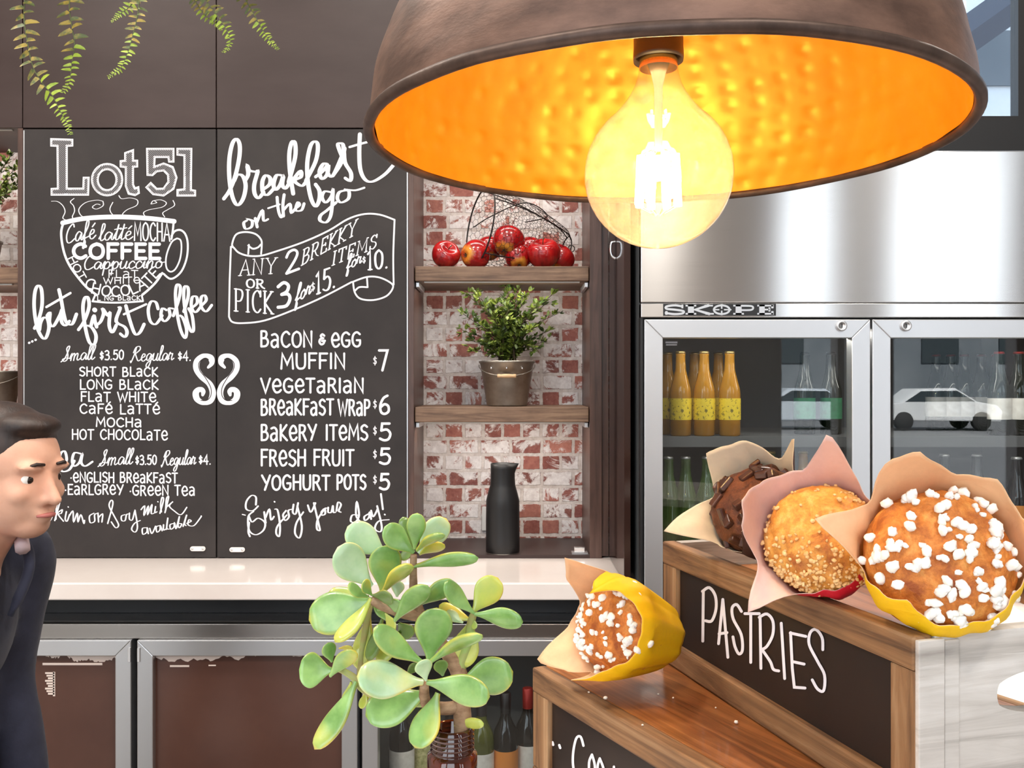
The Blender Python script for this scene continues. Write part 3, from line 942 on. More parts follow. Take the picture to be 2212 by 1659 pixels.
# --- coffee menu
b1 = menu_board(50.5, 466, 52, 'black menu board listing coffee and tea, with the painted cup')
pull(b1, 428, 1185)
S1 = .30137; O1 = (40, 260)
def inside(poly, x, y):
    c = False
    for (ax, ay), (bx, by) in zip(poly, poly[1:] + poly[:1]):
        if (ay > y) != (by > y) and x < (bx - ax) * (y - ay) / (by - ay) + ax:
            c = not c
    return c
def ell(cx, cy, rx, ry, n=28):
    return [(cx + rx * math.cos(2 * PI * k / n), cy + ry * math.sin(2 * PI * k / n)) for k in range(n)]
LOT = [[[(235, 135), (385, 140), (385, 180), (345, 182), (345, 490), (465, 490), (468, 412), (502, 412), (498, 532), (238, 532), (238, 492), (283, 490), (280, 182), (235, 180)]],
       [ell(635, 425, 108, 112), ell(635, 425, 68, 76)],
       [[(820, 215), (820, 290), (850, 290), (850, 330), (820, 332), (820, 460), (834, 488), (858, 480), (862, 520), (835, 535), (790, 525), (770, 470), (770, 335), (733, 330), (733, 293), (765, 290), (765, 235)]],
       [[(922, 205), (1110, 205), (1110, 295), (1080, 295), (1075, 262), (975, 262), (972, 335), (1040, 310), (1105, 335), (1132, 410), (1110, 490), (1040, 538), (965, 528), (918, 480), (948, 450), (990, 492), (1040, 490), (1075, 440), (1072, 390), (1040, 358), (990, 365), (960, 392), (925, 390)]],
       [[(1140, 205), (1238, 205), (1235, 500), (1265, 505), (1265, 538), (1140, 538), (1140, 500), (1190, 495), (1190, 250), (1140, 245)]]]
k1 = ink(); kh = ink()
for shape in LOT:
    for poly in shape:
        k1.stroke([(O1[0] + x * S1, O1[1] + y * S1) for x, y in poly], 4.6, closed=True)
    for c0 in range(-420, 1500, 13):
        run = None
        for i in range(0, 140):
            y = 130 + i * 3; x = c0 + 540 - y * .9
            ins = 0
            for poly in shape:
                ins += inside(poly, x, y)
            ok = ins == 1
            if ok and run is None: run = (x, y)
            if not ok and run is not None:
                if abs(run[1] - y) > 4:
                    kh.stroke([(O1[0] + run[0] * S1, O1[1] + run[1] * S1), (O1[0] + x * S1, O1[1] + y * S1)], 1.3)
                run = None
k1.done('heading_lettering', 'chalk_paint', b1)
kh.done('heading_hatching', 'chalk_grey', b1)
cu = ink()
cu.trace('316,735 440,708 560,696 700,692 820,695 960,705 1116,724', *O1, S1, 10)
cu.trace('318,745 306,800 312,880 334,970 372,1050 430,1130 492,1200 560,1252', *O1, S1, 5)
cu.trace('1112,725 1106,790 1096,850', *O1, S1, 4.4)
cu.trace('1030,1095 985,1160 930,1215 888,1250', *O1, S1, 5)
cu.trace('1096,830 1120,795 1160,786 1195,815 1213,880 1207,980 1175,1070 1130,1120 1085,1135 1040,1100', *O1, S1, 4.2)
cu.trace('1136,846 1162,860 1168,920 1156,1000 1125,1065 1090,1085 1062,1060 1056,1000 1070,935 1100,870 1136,846', *O1, S1, 3.4)
cu.trace('-548,1256 532,1294|530,1297 640,1306 760,1305 892,1296|-892,1294 884,1256', *O1, S1, 4)
for st in ('235,580 280,582 318,612 334,655 318,700 345,716|398,560 372,584 394,612 402,650 386,690 396,706', '606,580 560,572 480,590 432,640 460,690 540,690|606,582 606,612 560,636 530,622 560,600 586,606',
           '676,588 656,630 662,660 684,684', '720,540 740,562 800,556 852,572 846,610 780,640 746,672 760,684', '950,600 990,590 966,576 950,598|966,576 1020,570 1060,592 1030,622 940,640 898,660 906,684 930,692', '1108,575 1118,610 1070,640 1034,664 1048,692'):
    cu.trace(st, *O1, S1, 2.6, thick=brush)
cu.done('cup_drawing', 'chalk_paint', b1)
cw = ink()
T1 = lambda x, y: (O1[0] + x * S1, O1[1] + y * S1)
def tl(k, txt, x0, yb0, x1_, yb1_, h, w, font='print', o=O1, s=S1, h1=None, **kw):
    kw['h1'] = h1 * s if h1 else None
    k.text(txt, o[0] + x0 * s, o[1] + yb0 * s, o[0] + x1_ * s, o[1] + yb1_ * s, h * s, w, font, **kw)
tl(cw, 'Caf\u00e9', 335, 880, 550, 842, 128, 3.2, 'script', slant=.1)
tl(cw, 'latt\u00e9', 575, 862, 815, 850, 112, 3.2, 'script', slant=.12)
tl(cw, 'MOCHA', 830, 860, 1085, 866, 128, 3.2)
tl(cw, 'COFFEE', 392, 988, 1012, 990, 102, 7.6)
tl(cw, 'Cappuccino', 465, 1068, 1035, 1056, 100, 3.2, 'script', slant=.15)
tl(cw, 'FLaT', 645, 1126, 855, 1130, 54, 2.2)
tl(cw, 'WHITe', 610, 1172, 870, 1166, 44, 2.2)
cw.arc_text('HOT', [T1(356, 990), T1(385, 1050), T1(440, 1150)], 16, 2.6, 'print')
cw.arc_text('CHOCOLATE', [T1(470, 1180), T1(540, 1240), T1(640, 1262), T1(720, 1262), T1(820, 1246), T1(920, 1200), T1(1015, 1100)], 22, 3.2, 'print')
tl(cw, 'LoNG BLaCK', 565, 1290, 875, 1288, 32, 1.9)
cw.done('cup_lettering', 'chalk_paint', b1)
bf = ink()
for st in ('115,1490 140,1440 168,1330 165,1215 140,1185 118,1230 112,1340 130,1470 165,1550 195,1560 218,1490 208,1425 180,1415 158,1450 150,1500', '205,1400 225,1380 222,1450 250,1475 295,1400 310,1360|312,1370 308,1440 335,1470 365,1440',
           '290,1215 305,1280 325,1390 345,1450 385,1460 415,1390|-200,1338 372,1238'):
    bf.trace(st, *O1, S1, 9.5, thick=brush)
for st in ('430,1500 470,1440 505,1340 498,1272 474,1275 462,1350 478,1480 508,1590 545,1600 555,1540 520,1480 470,1470', '520,1470 540,1400 548,1440 560,1480|560,1468 590,1440 610,1385 604,1350 640,1400 655,1380 650,1470 672,1520 700,1470',
           '715,1340 728,1350 700,1440 760,1480 778,1520 762,1552 730,1530|770,1330 800,1440 835,1530 870,1520 900,1462|-755,1390 915,1318'):
    bf.trace(st, *O1, S1, 9.5, thick=brush)
bf.trace('545,1358 548,1360', *O1, S1, 10)
for st in ('1000,1350 985,1305 950,1300 930,1360 945,1440 985,1460 1030,1400', '1060,1360 1030,1350 1022,1410 1050,1440 1085,1400 1080,1350 1110,1350', '1110,1400 1150,1280 1160,1195 1135,1180 1125,1260 1140,1400 1165,1510 1195,1560 1205,1500 1180,1420 1160,1400',
           '1185,1370 1215,1270 1215,1200 1190,1195 1185,1280 1205,1420 1235,1510 1255,1500 1245,1400 1220,1350', '1235,1350 1280,1310 1275,1265 1245,1270 1240,1340 1270,1375 1310,1330', '1310,1330 1345,1290 1335,1255 1310,1270 1310,1335 1345,1370 1385,1325'):
    bf.trace(st, *O1, S1, 8.6, thick=brush)
for x in (76, 98, 122):
    bf.trace('%d,%d %d,%d' % (x, 1595 - (x - 76) * .45, x + 2, 1594 - (x - 76) * .45), *O1, S1, 5)
bf.done('slogan_lettering', 'chalk_paint', b1)
mn = ink()
mn.text('Small', 132, 780, 203, 776, 30, 2.8, 'script', slant=.16)
mn.text('$3.50', 216, 778, 267, 776, 20, 3.0)
mn.text('Regular', 286, 780, 374, 778, 30, 2.8, 'script', slant=.14)
mn.text('$4.', 385, 779, 412, 779, 20, 3.0)
for txt, xa, xb, yb_, h in (('SHORT BLaCK', 172, 341, 812, 19), ('LONG BLaCK', 173, 342, 840, 20), ('FLaT WHITe', 175, 337, 867, 20), ('CaF\u00e9 LaTT\u00e9', 173, 345, 893, 20),
                          ('MOCHa', 208, 306, 921, 19), ('HOT CHOCOLaTe', 156, 362, 949, 21)):
    mn.text(txt, xa, yb_, xb, yb_ + 1, h, 3.2, jit=.03)
mn.text('Small', 212, 1006, 285, 1002, 32, 2.8, 'script', slant=.16)
mn.text('$3.50', 293, 1004, 338, 1003, 20, 3.0)
mn.text('Regular', 352, 1005, 422, 1003, 30, 2.8, 'script', slant=.14)
mn.text('$4.', 430, 1003, 455, 1003, 20, 3.0)
mn.text('\u00b7eNGLISH BReaKFaST', 152, 1041, 383, 1043, 21, 3.2, jit=.03)
mn.text('\u00b7EaRLGReY', 140, 1068, 266, 1068, 21, 3.2, jit=.03)
mn.text('\u00b7GReeN Tea', 280, 1070, 421, 1070, 21, 3.2, jit=.03)
mn.done('menu_lettering', 'chalk_paint', b1)
te = ink(); S2 = .31339; O2 = (40, 720)
for st in ('210,850 160,870 142,850 190,790 248,755 246,840 232,930 205,1000 172,1022', '280,895 330,880 320,815 290,830 282,900 300,950 350,940 385,880', '430,830 385,825 370,880 385,915 420,890 440,830 432,890 460,915 510,885'):
    te.trace(st, *O2, S2, 7.4, thick=brush)
for st in ('160,1255 205,1180 245,1100 225,1095 215,1150 235,1240 215,1295 190,1280', '250,1290 285,1160 275,1150 262,1200 258,1280|262,1245 300,1215 295,1240 275,1250 310,1295', '330,1230 322,1280 335,1295 352,1250|350,1260 375,1225 380,1300 405,1240 410,1300 430,1250 450,1310 455,1290|342,1196 344,1198',
           '520,1240 490,1260 495,1305 525,1295 525,1250 550,1240|-548,1240 552,1300|552,1270 580,1245 575,1300', '615,1310 650,1180 640,1150 625,1190 660,1260 690,1320 670,1340 640,1300', '735,1250 710,1260 712,1290 735,1290 745,1250 765,1245|765,1240 765,1280 785,1285 800,1230|803,1220 820,1330 805,1370 780,1350 800,1310 840,1290',
           '845,1215 870,1190 865,1255 895,1190 890,1250 920,1180 915,1240 935,1240|945,1195 940,1235 955,1230|960,1160 962,1162', '975,1240 1000,1150 990,1130 980,1180 985,1230|1010,1235 1035,1130 1020,1140 1015,1210|1018,1200 1065,1160 1040,1190 1075,1225 1120,1250 1160,1200',
           '885,1340 855,1345 858,1385 885,1370 888,1340 895,1380|905,1345 920,1380 945,1330|975,1325 950,1335 955,1370 975,1355 978,1325 990,1360|1000,1320 1000,1355 1015,1350|1020,1350 1030,1270 1022,1340 1040,1350|1070,1310 1045,1320 1050,1350 1072,1335 1075,1305 1085,1345|1090,1340 1110,1260 1100,1320 1110,1340 1125,1315 1105,1310|1135,1330 1160,1250 1145,1310 1155,1325|1160,1310 1190,1295 1175,1285 1170,1320 1210,1325 1255,1270 1260,1260'):
    te.trace(st, *O2, S2, 4.0, thick=brush)
te.done('tea_lettering', 'chalk_paint', b1)

# --- scroll ornament across the two boards, half on each
def ornament(parent, mirror):
    k = ink()
    cx = 467.5
    f = (lambda x: x - 4) if not mirror else (lambda x: 2 * cx - x + 4)
    main = [(1320, 235), (1345, 205), (1335, 165), (1290, 155), (1245, 190), (1240, 245), (1275, 300), (1330, 350), (1352, 410), (1335, 465), (1290, 480), (1245, 455), (1235, 410), (1262, 385), (1285, 400), (1282, 425)]
    pts = [(f(O2[0] + x * S2), O2[1] + y * S2) for x, y in main]
    wd = lambda dx, dy: .75 + .45 * abs(dy)
    k.stroke(smooth_path(pts, 6), 11.5, taper=True, thick=wd)
    k.done('scroll_ornament', 'chalk_paint', parent)
    k2 = Ink(lambda a, b: P(a, b, YI - .0004), (0, -1, 0))
    k2.stroke(smooth_path([(f(O2[0] + x * S2), O2[1] + y * S2) for x, y in [(1322, 180), (1292, 172), (1256, 205), (1262, 255), (1300, 305), (1338, 375), (1338, 430), (1310, 462), (1270, 462)]], 5), 1.6)
    k2.done('scroll_groove', 'chalkboard', parent)
ornament(b1, False)

# --- breakfast menu
b2 = menu_board(469, 881.5, 880, 'black menu board headed breakfast on the go, with the painted ribbon')
pull(b2, 513, 1187)
ornament(b2, True)
S3 = .27725; O3 = (460, 260)
br_ = ink()
for st in ('85,610 130,545 175,430 205,290 208,190 182,145 150,185 128,300 128,450 150,590 190,660 235,610 255,510 232,435 190,425 165,470', '250,470 275,420 268,355 285,390 330,400 348,400 322,500 325,570 355,605 395,560',
           '380,545 440,500 445,450 410,430 385,480 390,560 425,580 475,530', '540,430 495,430 472,500 490,540 525,500 548,435 540,500 565,530 600,480', '590,480 640,290 640,180 615,170 595,260 600,400 625,570|620,470 680,395 685,440 635,470 690,510 725,480',
           '725,470 800,320 818,200 795,165 760,200 735,330 740,480 765,610 800,670 828,620 830,550 800,500', '800,440 850,400 890,350 860,340 830,400 850,455 890,420 900,345 895,410 935,430 1005,280', '1010,290 985,230 975,185 1010,185 1020,240 1030,330 1075,410 1070,470 1030,450|935,430 1000,330 1025,220',
           '1145,110 1140,260 1150,390 1190,465 1250,475 1340,420 1405,350|1065,208 1180,175 1330,140'):
    br_.trace(st, *O3, S3, 11, thick=brush)
for st in ('265,780 240,800 255,845 300,830 305,785 275,770 340,790|330,765 345,830|340,800 385,700 395,780 430,770', '500,600 510,700 530,755 545,735|-430,685 520,655|555,580 545,660 550,745|550,700 600,650 610,720 640,690|640,690 675,660 660,640 645,700 690,700 710,650'):
    br_.trace(st, *O3, S3, 8, thick=brush)
for st in ('920,560 870,555 850,600 880,640 925,590 935,540 930,650 915,750 880,795 835,780 840,740 890,700 960,640', '1040,545 985,560 970,610 1000,640 1055,610 1060,555 1030,540 1110,545 1180,525'):
    br_.trace(st, *O3, S3, 9.5, thick=brush)
br_.done('heading_lettering', 'chalk_paint', b2)
bn = ink()
bn.trace('-140,985 130,1250 125,1530|125,1530 150,1570 230,1580 400,1560 620,1480 850,1380 1080,1260|155,985 150,960 180,890 250,870 330,885 375,930 380,980 375,1040|275,975 310,1000 350,990 372,968|-280,970 275,1040|140,985 160,990 200,1030 275,1055 370,1055 480,1025 700,950 900,860 1050,770 1180,730 1300,735 1415,775|1415,775 1405,1050 1408,1280|1085,1260 1200,1220 1300,1225 1390,1270 1400,1310 1350,1370 1250,1400 1150,1390 1105,1340 1092,1262|1105,1330 1140,1300 1200,1300|-1205,1300 1200,1225', *O3, S3, 3.8)
bn.done('ribbon_drawing', 'chalk_paint', b2)
bt = ink()
tb = lambda *a, **kw: tl(bt, *a, o=O3, s=S3, **kw)
tb('ANY', 205, 1210, 490, 1192, 122, 3.2, 'serif', slant=.08)
tb('2', 565, 1200, 670, 1160, 165, 5.5)
tb('BREKKY', 690, 1130, 1110, 888, 122, 3.2, 'serif', h1=118, slant=.14)
tb('ITEMS', 925, 1132, 1270, 992, 108, 3.2, 'serif', slant=.14)
tb('OR', 262, 1302, 400, 1310, 66, 4.4, 'serif')
tb('PICK', 170, 1485, 470, 1508, 172, 4.4, 'serif')
tb('3', 500, 1470, 600, 1440, 190, 7)
tb('for', 640, 1420, 760, 1350, 135, 3.4, 'script', slant=.15)
tb('$', 765, 1340, 795, 1330, 80, 2)
tb('15.', 805, 1355, 950, 1300, 165, 5.2, 'serif')
tb('for', 1040, 1165, 1155, 1110, 110, 3.2, 'script', slant=.15)
tb('$', 1165, 1120, 1190, 1115, 62, 2)
tb('10.', 1205, 1165, 1360, 1150, 145, 5.2, 'serif')
bt.done('ribbon_lettering', 'chalk_paint', b2)
ml = ink()
for txt, xa, xb, yb_, h in (('BaCON', 563, 674, 749, 33), ('&', 689, 703, 745, 26), ('eGG', 716, 779, 749, 31), ('MUFFIN', 607, 745, 796, 32), ('VeGeTaRIaN', 564, 785, 848, 30), ('BReaKFaST', 564, 720, 896, 33), ('WRaP', 731, 799, 897, 33),
                            ('BaKeRY', 564, 683, 951, 33), ('ITeMS', 704, 794, 950, 32), ('FReSH', 564, 660, 1006, 34), ('FRUIT', 678, 764, 1005, 33), ('YOGHURT', 566, 712, 1058, 31), ('POTS', 728, 790, 1057, 31)):
    ml.text(txt, xa, yb_, xb, yb_, h, 4.6, jit=.02)
for ch, xa, xb, yb_, h in (('7', 819, 837, 800, 43), ('6', 820, 841, 894, 40), ('5', 820, 844, 951, 36), ('5', 820, 843, 1002, 33), ('5', 820, 841, 1057, 33)):
    ml.text(ch, xa, yb_, xb, yb_, h, 5.4)
    ml.text('$', 806, yb_ - 10, 814, yb_ - 10, 22, 1.9)
ml.done('menu_lettering', 'chalk_paint', b2)
en = ink(); S4 = .32544; O4 = (460, 680)
for st in ('285,1260 285,1210 255,1200 222,1240 222,1290 265,1300 300,1270|270,1305 235,1340 240,1430 285,1460 335,1430 345,1380 300,1350 260,1375 240,1340|195,1325 215,1330|240,1380 235,1440 245,1470', '340,1310 350,1380|350,1345 375,1290 385,1360 405,1340', '410,1290 430,1300 445,1400 440,1470 420,1450 430,1400 490,1330|408,1240 410,1242', '485,1300 465,1330 480,1365 505,1340 500,1300 530,1290|535,1260 530,1310 550,1320 565,1250|560,1270 590,1400 575,1480 545,1450 555,1380 600,1310',
           '630,1265 650,1310 680,1250|670,1250 700,1380 710,1430 690,1420 695,1360 740,1290', '735,1290 720,1310 725,1330 745,1320 745,1285 765,1285|765,1280 765,1310 785,1310 795,1270|797,1270 800,1310 815,1310|820,1300 830,1245 850,1260 835,1300 850,1310', '965,1330 925,1330 915,1370 945,1375 970,1330 955,1240 950,1330 975,1370|1035,1320 1005,1340 1010,1365 1035,1345 1040,1310 1050,1355|1050,1300 1065,1340 1095,1285|1090,1270 1120,1400 1110,1440 1075,1420 1100,1370 1170,1360|-1115,1190 1128,1290|1140,1325 1142,1327'):
    en.trace(st, *O4, S4, 5.2, thick=brush)
en.done('closing_lettering', 'chalk_paint', b2)

# maker's plate letters: slab capitals with a crossed O
sk = Ink(lambda a, b: P(a, b, YT - .0056), (0, -1, 0))
bar = lambda x0_, x1_, y0_, y1_: sk.mb.add([sk.tw(a, b) for a, b in ((x0_, y0_), (x1_, y0_), (x1_, y1_), (x0_, y1_))], [(0, 1, 2, 3)])
yt_, yb_ = 658.5, 679.5
sk.stroke(smooth_path([(1474, 662), (1458, 659.5), (1440, 662), (1440, 667), (1458, 669), (1476, 672), (1474, 677), (1456, 678.5), (1438, 676)], 4), 4.6)
bar(1437, 1442, 672, 680); bar(1472, 1476, 658, 666)
bar(1486, 1499, yt_, yb_); bar(1481, 1504, yt_, 662); bar(1481, 1504, 676, yb_)
sk.stroke([(1530, 660), (1502, 669), (1532, 678)], 6); bar(1522, 1540, yt_, 662); bar(1524, 1542, 676, yb_)
sk.stroke(ell(1559, 669, 17, 9.4, 22), 4.2, closed=True); bar(1540, 1554, 667.6, 670.4); bar(1564, 1580, 667.6, 670.4); bar(1557.4, 1560.6, 657, 667); bar(1557.4, 1560.6, 671, 681)
bar(1589, 1602, yt_, yb_); bar(1584, 1607, yt_, 662); bar(1584, 1607, 676, yb_)
sk.stroke(smooth_path([(1602, 660.5), (1622, 661), (1627, 665), (1622, 669.5), (1602, 670)], 4), 4)
bar(1640, 1652, yt_, yb_); bar(1636, 1670, yt_, 662); bar(1636, 1670, 676, yb_); bar(1652, 1662, 667, 670.5); bar(1660, 1664, 664, 673); bar(1666, 1671, 658, 666); bar(1666, 1671, 672, 680)
sk.done('plate_letter', 'satin_aluminium', pl_)
# ------------------------------------------------------------------ copper pendant lamp
mat('rust_iron', srgb(80, 57, 46), 0.5, 0.35, c2=srgb(130, 98, 82), scale=14, stretch=(1, 1, 2.5), bmp=0.25, bscale=90, bdist=0.001, detail=7)
mat('dark_rim', srgb(62, 46, 38), 0.45, 0.5, c2=srgb(92, 72, 62), scale=40)
mat('gilt_lining', (0.95, 0.31, 0.010), 0.42, 0.35, c2=(0.98, 0.36, 0.016), scale=10, bmp=0.0)
mat('brown_bakelite', srgb(46, 33, 26), 0.45)
mat('socket_print', srgb(150, 110, 84), 0.8)
mat('brass', (0.80, 0.55, 0.20), 0.25, 1.0)
thin_glass('amber_bulb_glass', (1.0, 0.90, 0.66), 1.0, dust=0.06, haze_c=(1.0, 0.84, 0.55))  # translucent haze mixed in so the whole globe seems to glow
emit_mat('hot_filament', (1.0, 0.82, 0.52), 90.0)
mat('frost_glass', (0.95, 0.9, 0.8), 0.2)
LX, LY = 0.1235, 0.758
LZ = CAMZ + 0.2066           # height of the rim
LR, LH = 0.241, 0.215
lamp = thing('pendant_lamp', 'big rust-brown dome lamp with hammered gold inside and a glowing globe bulb', 'lamp', (LX, LY, LZ))
rl = random.Random(3)
def dent(a, z):
    return 0.0012 * mnoise.noise(Vector((math.cos(a) * 6, math.sin(a) * 6, z * 34)))
def dome(off, dimple):
    NU, NV = 288, 72
    dim = []
    def fn(i, j):
        t = (j / (NV - 1)) * (PI / 2 - .06)
        a = 2 * PI * i / NU
        r = (LR + off) * math.cos(t) ** .96; z = (LH + off) * math.sin(t)
        n = Vector((math.cos(a) * math.cos(t), math.sin(a) * math.cos(t), math.sin(t)))
        d = dent(a, z)
        if dimple:   # rows of hammer marks
            row = t / (PI / 2) * 17
            rj = int(row)
            cnt = max(6, int(52 * math.cos((rj + .5) / 17 * PI / 2) + .5))
            ph = (rj * .37) % 1
            u = (a / (2 * PI) * cnt + ph) % 1 - .5
            w = row - rj - .5
            k = int(a / (2 * PI) * cnt + ph)
            amp = .35 + .65 * abs(mnoise.noise(Vector((k * 3.7 + .3, rj * 5.1, 0.5)))) * 2
            cu_ = mnoise.noise(Vector((k * 1.9, rj * 2.3, 4.5))) * .18
            g = math.exp(-((u - cu_) ** 2 + (w - cu_) ** 2) / .028)
            d -= .0034 * amp * g
        p = Vector((r * math.cos(a), r * math.sin(a), z)) + n * d
        return Vector((LX, LY, LZ)) + p
    return MB().grid(fn, NU, NV, closed_u=True)
part('outer_shade', dome(0.0, False), 'rust_iron', lamp)
part('gold_lining', dome(-0.0045, True), 'gilt_lining', lamp)
rp = []
for k in range(96):
    a = 2 * PI * k / 96
    rp.append((LX + (LR + .0005) * math.cos(a), LY + (LR + .0005) * math.sin(a), LZ - .001 + .0012 * mnoise.noise(Vector((3 * math.cos(a), 3 * math.sin(a), 1)))))
part('rolled_rim', MB().tube(rp, .0046, 10, closed=True), 'dark_rim', lamp)
zt_l = LZ + LH
part('cap', MB().lathe([(.03, -.012), (.034, -.004), (.030, .006), (.012, .03), (.006, .045)], 28, c=(LX, LY, zt_l)), 'dark_rim', lamp)
part('cord', MB().tube([(LX, LY, zt_l + .04), (LX, LY, 3.57)], .0035, 8), 'black_plastic', lamp)
part('ceiling_rose', MB().lathe([(.05, 0), (.05, -.02), (.02, -.03), (.004, -.032)], 28, c=(LX, LY, 3.6)), 'dark_rim', lamp)
zs = P(0, 133, LY).z           # lower edge of the lamp holder
sok = part('socket', MB().lathe([(.0185, .004), (.0208, 0), (.0212, .004), (.0208, .012), (.0208, .09), (.016, .094), (.014, zt_l - zs - .01)], 36, c=(LX, LY, zs), cap0=False)
     .lathe([(.0185, .004), (.0165, .012), (.0165, .018), (0, .018)], 36, c=(LX, LY, zs), cap0=False), 'brown_bakelite', lamp)
def on_socket(a, b):           # print wrapped round the holder: a along, b up (metres)
    an = -PI / 2 + a / .0209 
    return Vector((LX + .02105 * math.cos(an), LY + .02105 * math.sin(an), zs + .035 + b))
skt = Ink(lambda a, b: on_socket(a * .001, -b * .001), (0, -1, 0))
skt.text('DO NOT REMOVE', -1, 0, 16, 0, 1.7, .3)
skt.text('BN 18695 150W', -1, 3, 16, 3, 1.7, .3)
skt.done('socket_lettering', 'socket_print', sok)
# bulb: globe hazed for glow, filament cage thickened to widen the white-hot glare
bz = P(0, 377, LY).z
RB = .0622
prof = []
for k in range(25):
    th = -PI / 2 + (PI / 2 + .92) * k / 24
    prof.append((RB * math.cos(th), RB * math.sin(th)))
r_e, z_e = prof[-1]
ztop_b = zs - .002 - bz
for t_ in (.2, .4, .6, .8, 1.0):
    prof.append((r_e + (.0160 - r_e) * (1 - (1 - t_) ** 2.0), z_e + (ztop_b - z_e) * t_))
blb = part('bulb', MB().lathe([(max(r, 1e-7), z) for r, z in prof], 56, c=(LX, LY, bz), cap0=False, cap1=False), 'amber_bulb_glass', lamp)
part('screw_collar', MB().lathe([(.0158, ztop_b - .004), (.0162, ztop_b + .001), (.0150, ztop_b + .012), (.0, ztop_b + .013)], 32, c=(LX, LY, bz), cap0=False), 'brass', blb)
part('stem', MB().lathe([(.0092, ztop_b), (.0062, ztop_b - .008), (.0036, ztop_b - .02), (.0033, .024), (.006, .021), (.0, .020)], 20, c=(LX, LY, bz)), 'frost_glass', blb)
for k in range(8):
    a = 2 * PI * k / 8 + .2
    p0 = Vector((LX + .0045 * math.cos(a), LY + .0045 * math.sin(a), bz + .021))
    p1 = Vector((LX + .0155 * math.cos(a), LY + .0155 * math.sin(a), bz + .015))
    p2 = Vector((LX + .0175 * math.cos(a), LY + .0175 * math.sin(a), bz - .026))
    part('filament', MB().tube([p1, p1.lerp(p2, .5), p2], .0034, 8), 'hot_filament', blb)
    part('support_wire', MB().tube([p0, p1], .0004, 5).tube([p2, Vector((LX + .004 * math.cos(a), LY + .004 * math.sin(a), bz - .034))], .0004, 5), 'brass', blb)
add_light('bulb_glow', 'POINT', (LX, LY, bz - .006), 2.4, (1.0, 0.76, 0.46), shadow_soft_size=.012)

# ------------------------------------------------------------------ apples and wire basket
def apple_mat():
    m, nt, b, out = new_mat('apple_skin')
    v = coords(nt)
    n = noise_node(nt, coords(nt, (1, 1, .25)), 60, 5)
    red = ramp(nt, n.outputs['Fac'], [(.3, srgb(120, 10, 16)), (.6, srgb(176, 22, 24)), (.8, srgb(205, 60, 40))])
    sep = nt.nodes.new('ShaderNodeSeparateXYZ'); nt.links.new(v, sep.inputs[0])
    n2 = noise_node(nt, v, 28, 3)
    z = math_node(nt, 'ADD', sep.outputs['Z'], math_node(nt, 'MULTIPLY', math_node(nt, 'SUBTRACT', n2.outputs['Fac'], .5), .03))
    f = nt.nodes.new('ShaderNodeMapRange'); f.inputs[1].default_value = -.043; f.inputs[2].default_value = -.028
    nt.links.new(z, f.inputs[0])
    c = mixc(nt, f.outputs[0], srgb(238, 168, 60), red)
    nt.links.new(c, b.inputs['Base Color'])
    b.inputs['Roughness'].default_value = .22
    b.inputs['Coat Weight'].default_value = .4
apple_mat()
mat('stalk_brown', srgb(74, 52, 30), 0.8)
mat('wire_black', srgb(40, 34, 32), 0.5, 0.5)
mat('galvanised', srgb(150, 142, 132), 0.42, 0.85, c2=srgb(172, 166, 158), scale=24)
mat('pale_wood', srgb(214, 178, 138), 0.5, c2=srgb(192, 152, 110), scale=30)
mat('potting_soil', (0.03, 0.02, 0.014), 0.95)
mat('box_leaf', srgb(58, 80, 34), 0.4, c2=srgb(132, 146, 58), scale=34, lo=.42, hi=.66)
mat('twig', srgb(66, 50, 34), 0.8)
mat('black_ceramic', (0.012, 0.0115, 0.012), 0.42, spec=0.4)

def apple_mesh():
    def fn(i, j):
        t = j / 24; th = PI * t; a = 2 * PI * i / 28
        r = .0455 * (math.sin(th) ** .86) * (1.0 + .13 * math.cos(th)) * (1 + .02 * math.cos(5 * a) * (1 - math.cos(th)) / 2)
        z = .0420 * math.cos(th) - .014 * math.exp(-(th / .36) ** 2) + .009 * math.exp(-((PI - th) / .33) ** 2)
        return Vector((r * math.cos(a), r * math.sin(a), z))
    return MB().grid(fn, 28, 25, closed_u=True)
ap0 = thing('apple', 'x', 'apple', (0, 0, 0), 'red apples on the upper shelf')
part('flesh', apple_mesh(), 'apple_skin', ap0, world=False)
part('stalk', MB().tube([(0, 0, .024), (.001, .001, .036), (.005, .003, .046)], [.0016, .0013, .002], 7), 'stalk_brown', ap0, world=False)
m = MB()
for k in range(5):
    a = 2 * PI * k / 5
    m.tube([(.002 * math.cos(a), .002 * math.sin(a), -.033), (.006 * math.cos(a), .006 * math.sin(a), -.0365), (.007 * math.cos(a + .5), .007 * math.sin(a + .5), -.040)], [.0018, .0014, .0005], 5)
part('calyx', m, 'stalk_brown', ap0, world=False)
S5 = .32555
ZS1 = P(0, 575, YF + .01).z
def c5(x, y, Y): return P(870 + x * S5, 360 + y * S5, Y)
APPLES = [  # crop x, y, depth, tilt axis (points the stalk), label
 (285, 565, 2.86, (.35, -.72, .55), 'shiny red apple lying outside the wire basket, on its own', 1.0),
 (478, 560, 2.86, (.75, .62, .12), 'red apple at the basket mouth, its yellow blossom end towards us', 1.05),
 (575, 545, 2.97, (.1, .3, .9), 'red apple at the very back of the basket, between two others', .92),
 (700, 498, 2.90, (.3, .5, .8), 'large red apple resting on top of the others in the basket', 1.15),
 (765, 600, 2.90, (-.1, .55, .75), 'apple with a yellow underside wedged below the topmost apple', .95),
 (850, 555, 3.0, (.3, .3, .8), 'dark red apple half hidden in the middle of the basket', 1.0),
 (935, 540, 2.885, (-.1, -.45, .85), 'big red apple with its stalk showing, towards the basket bottom', 1.18),
 (1035, 560, 2.985, (.5, .2, .7), 'dark red apple deepest in the basket, against its base', 1.12)]
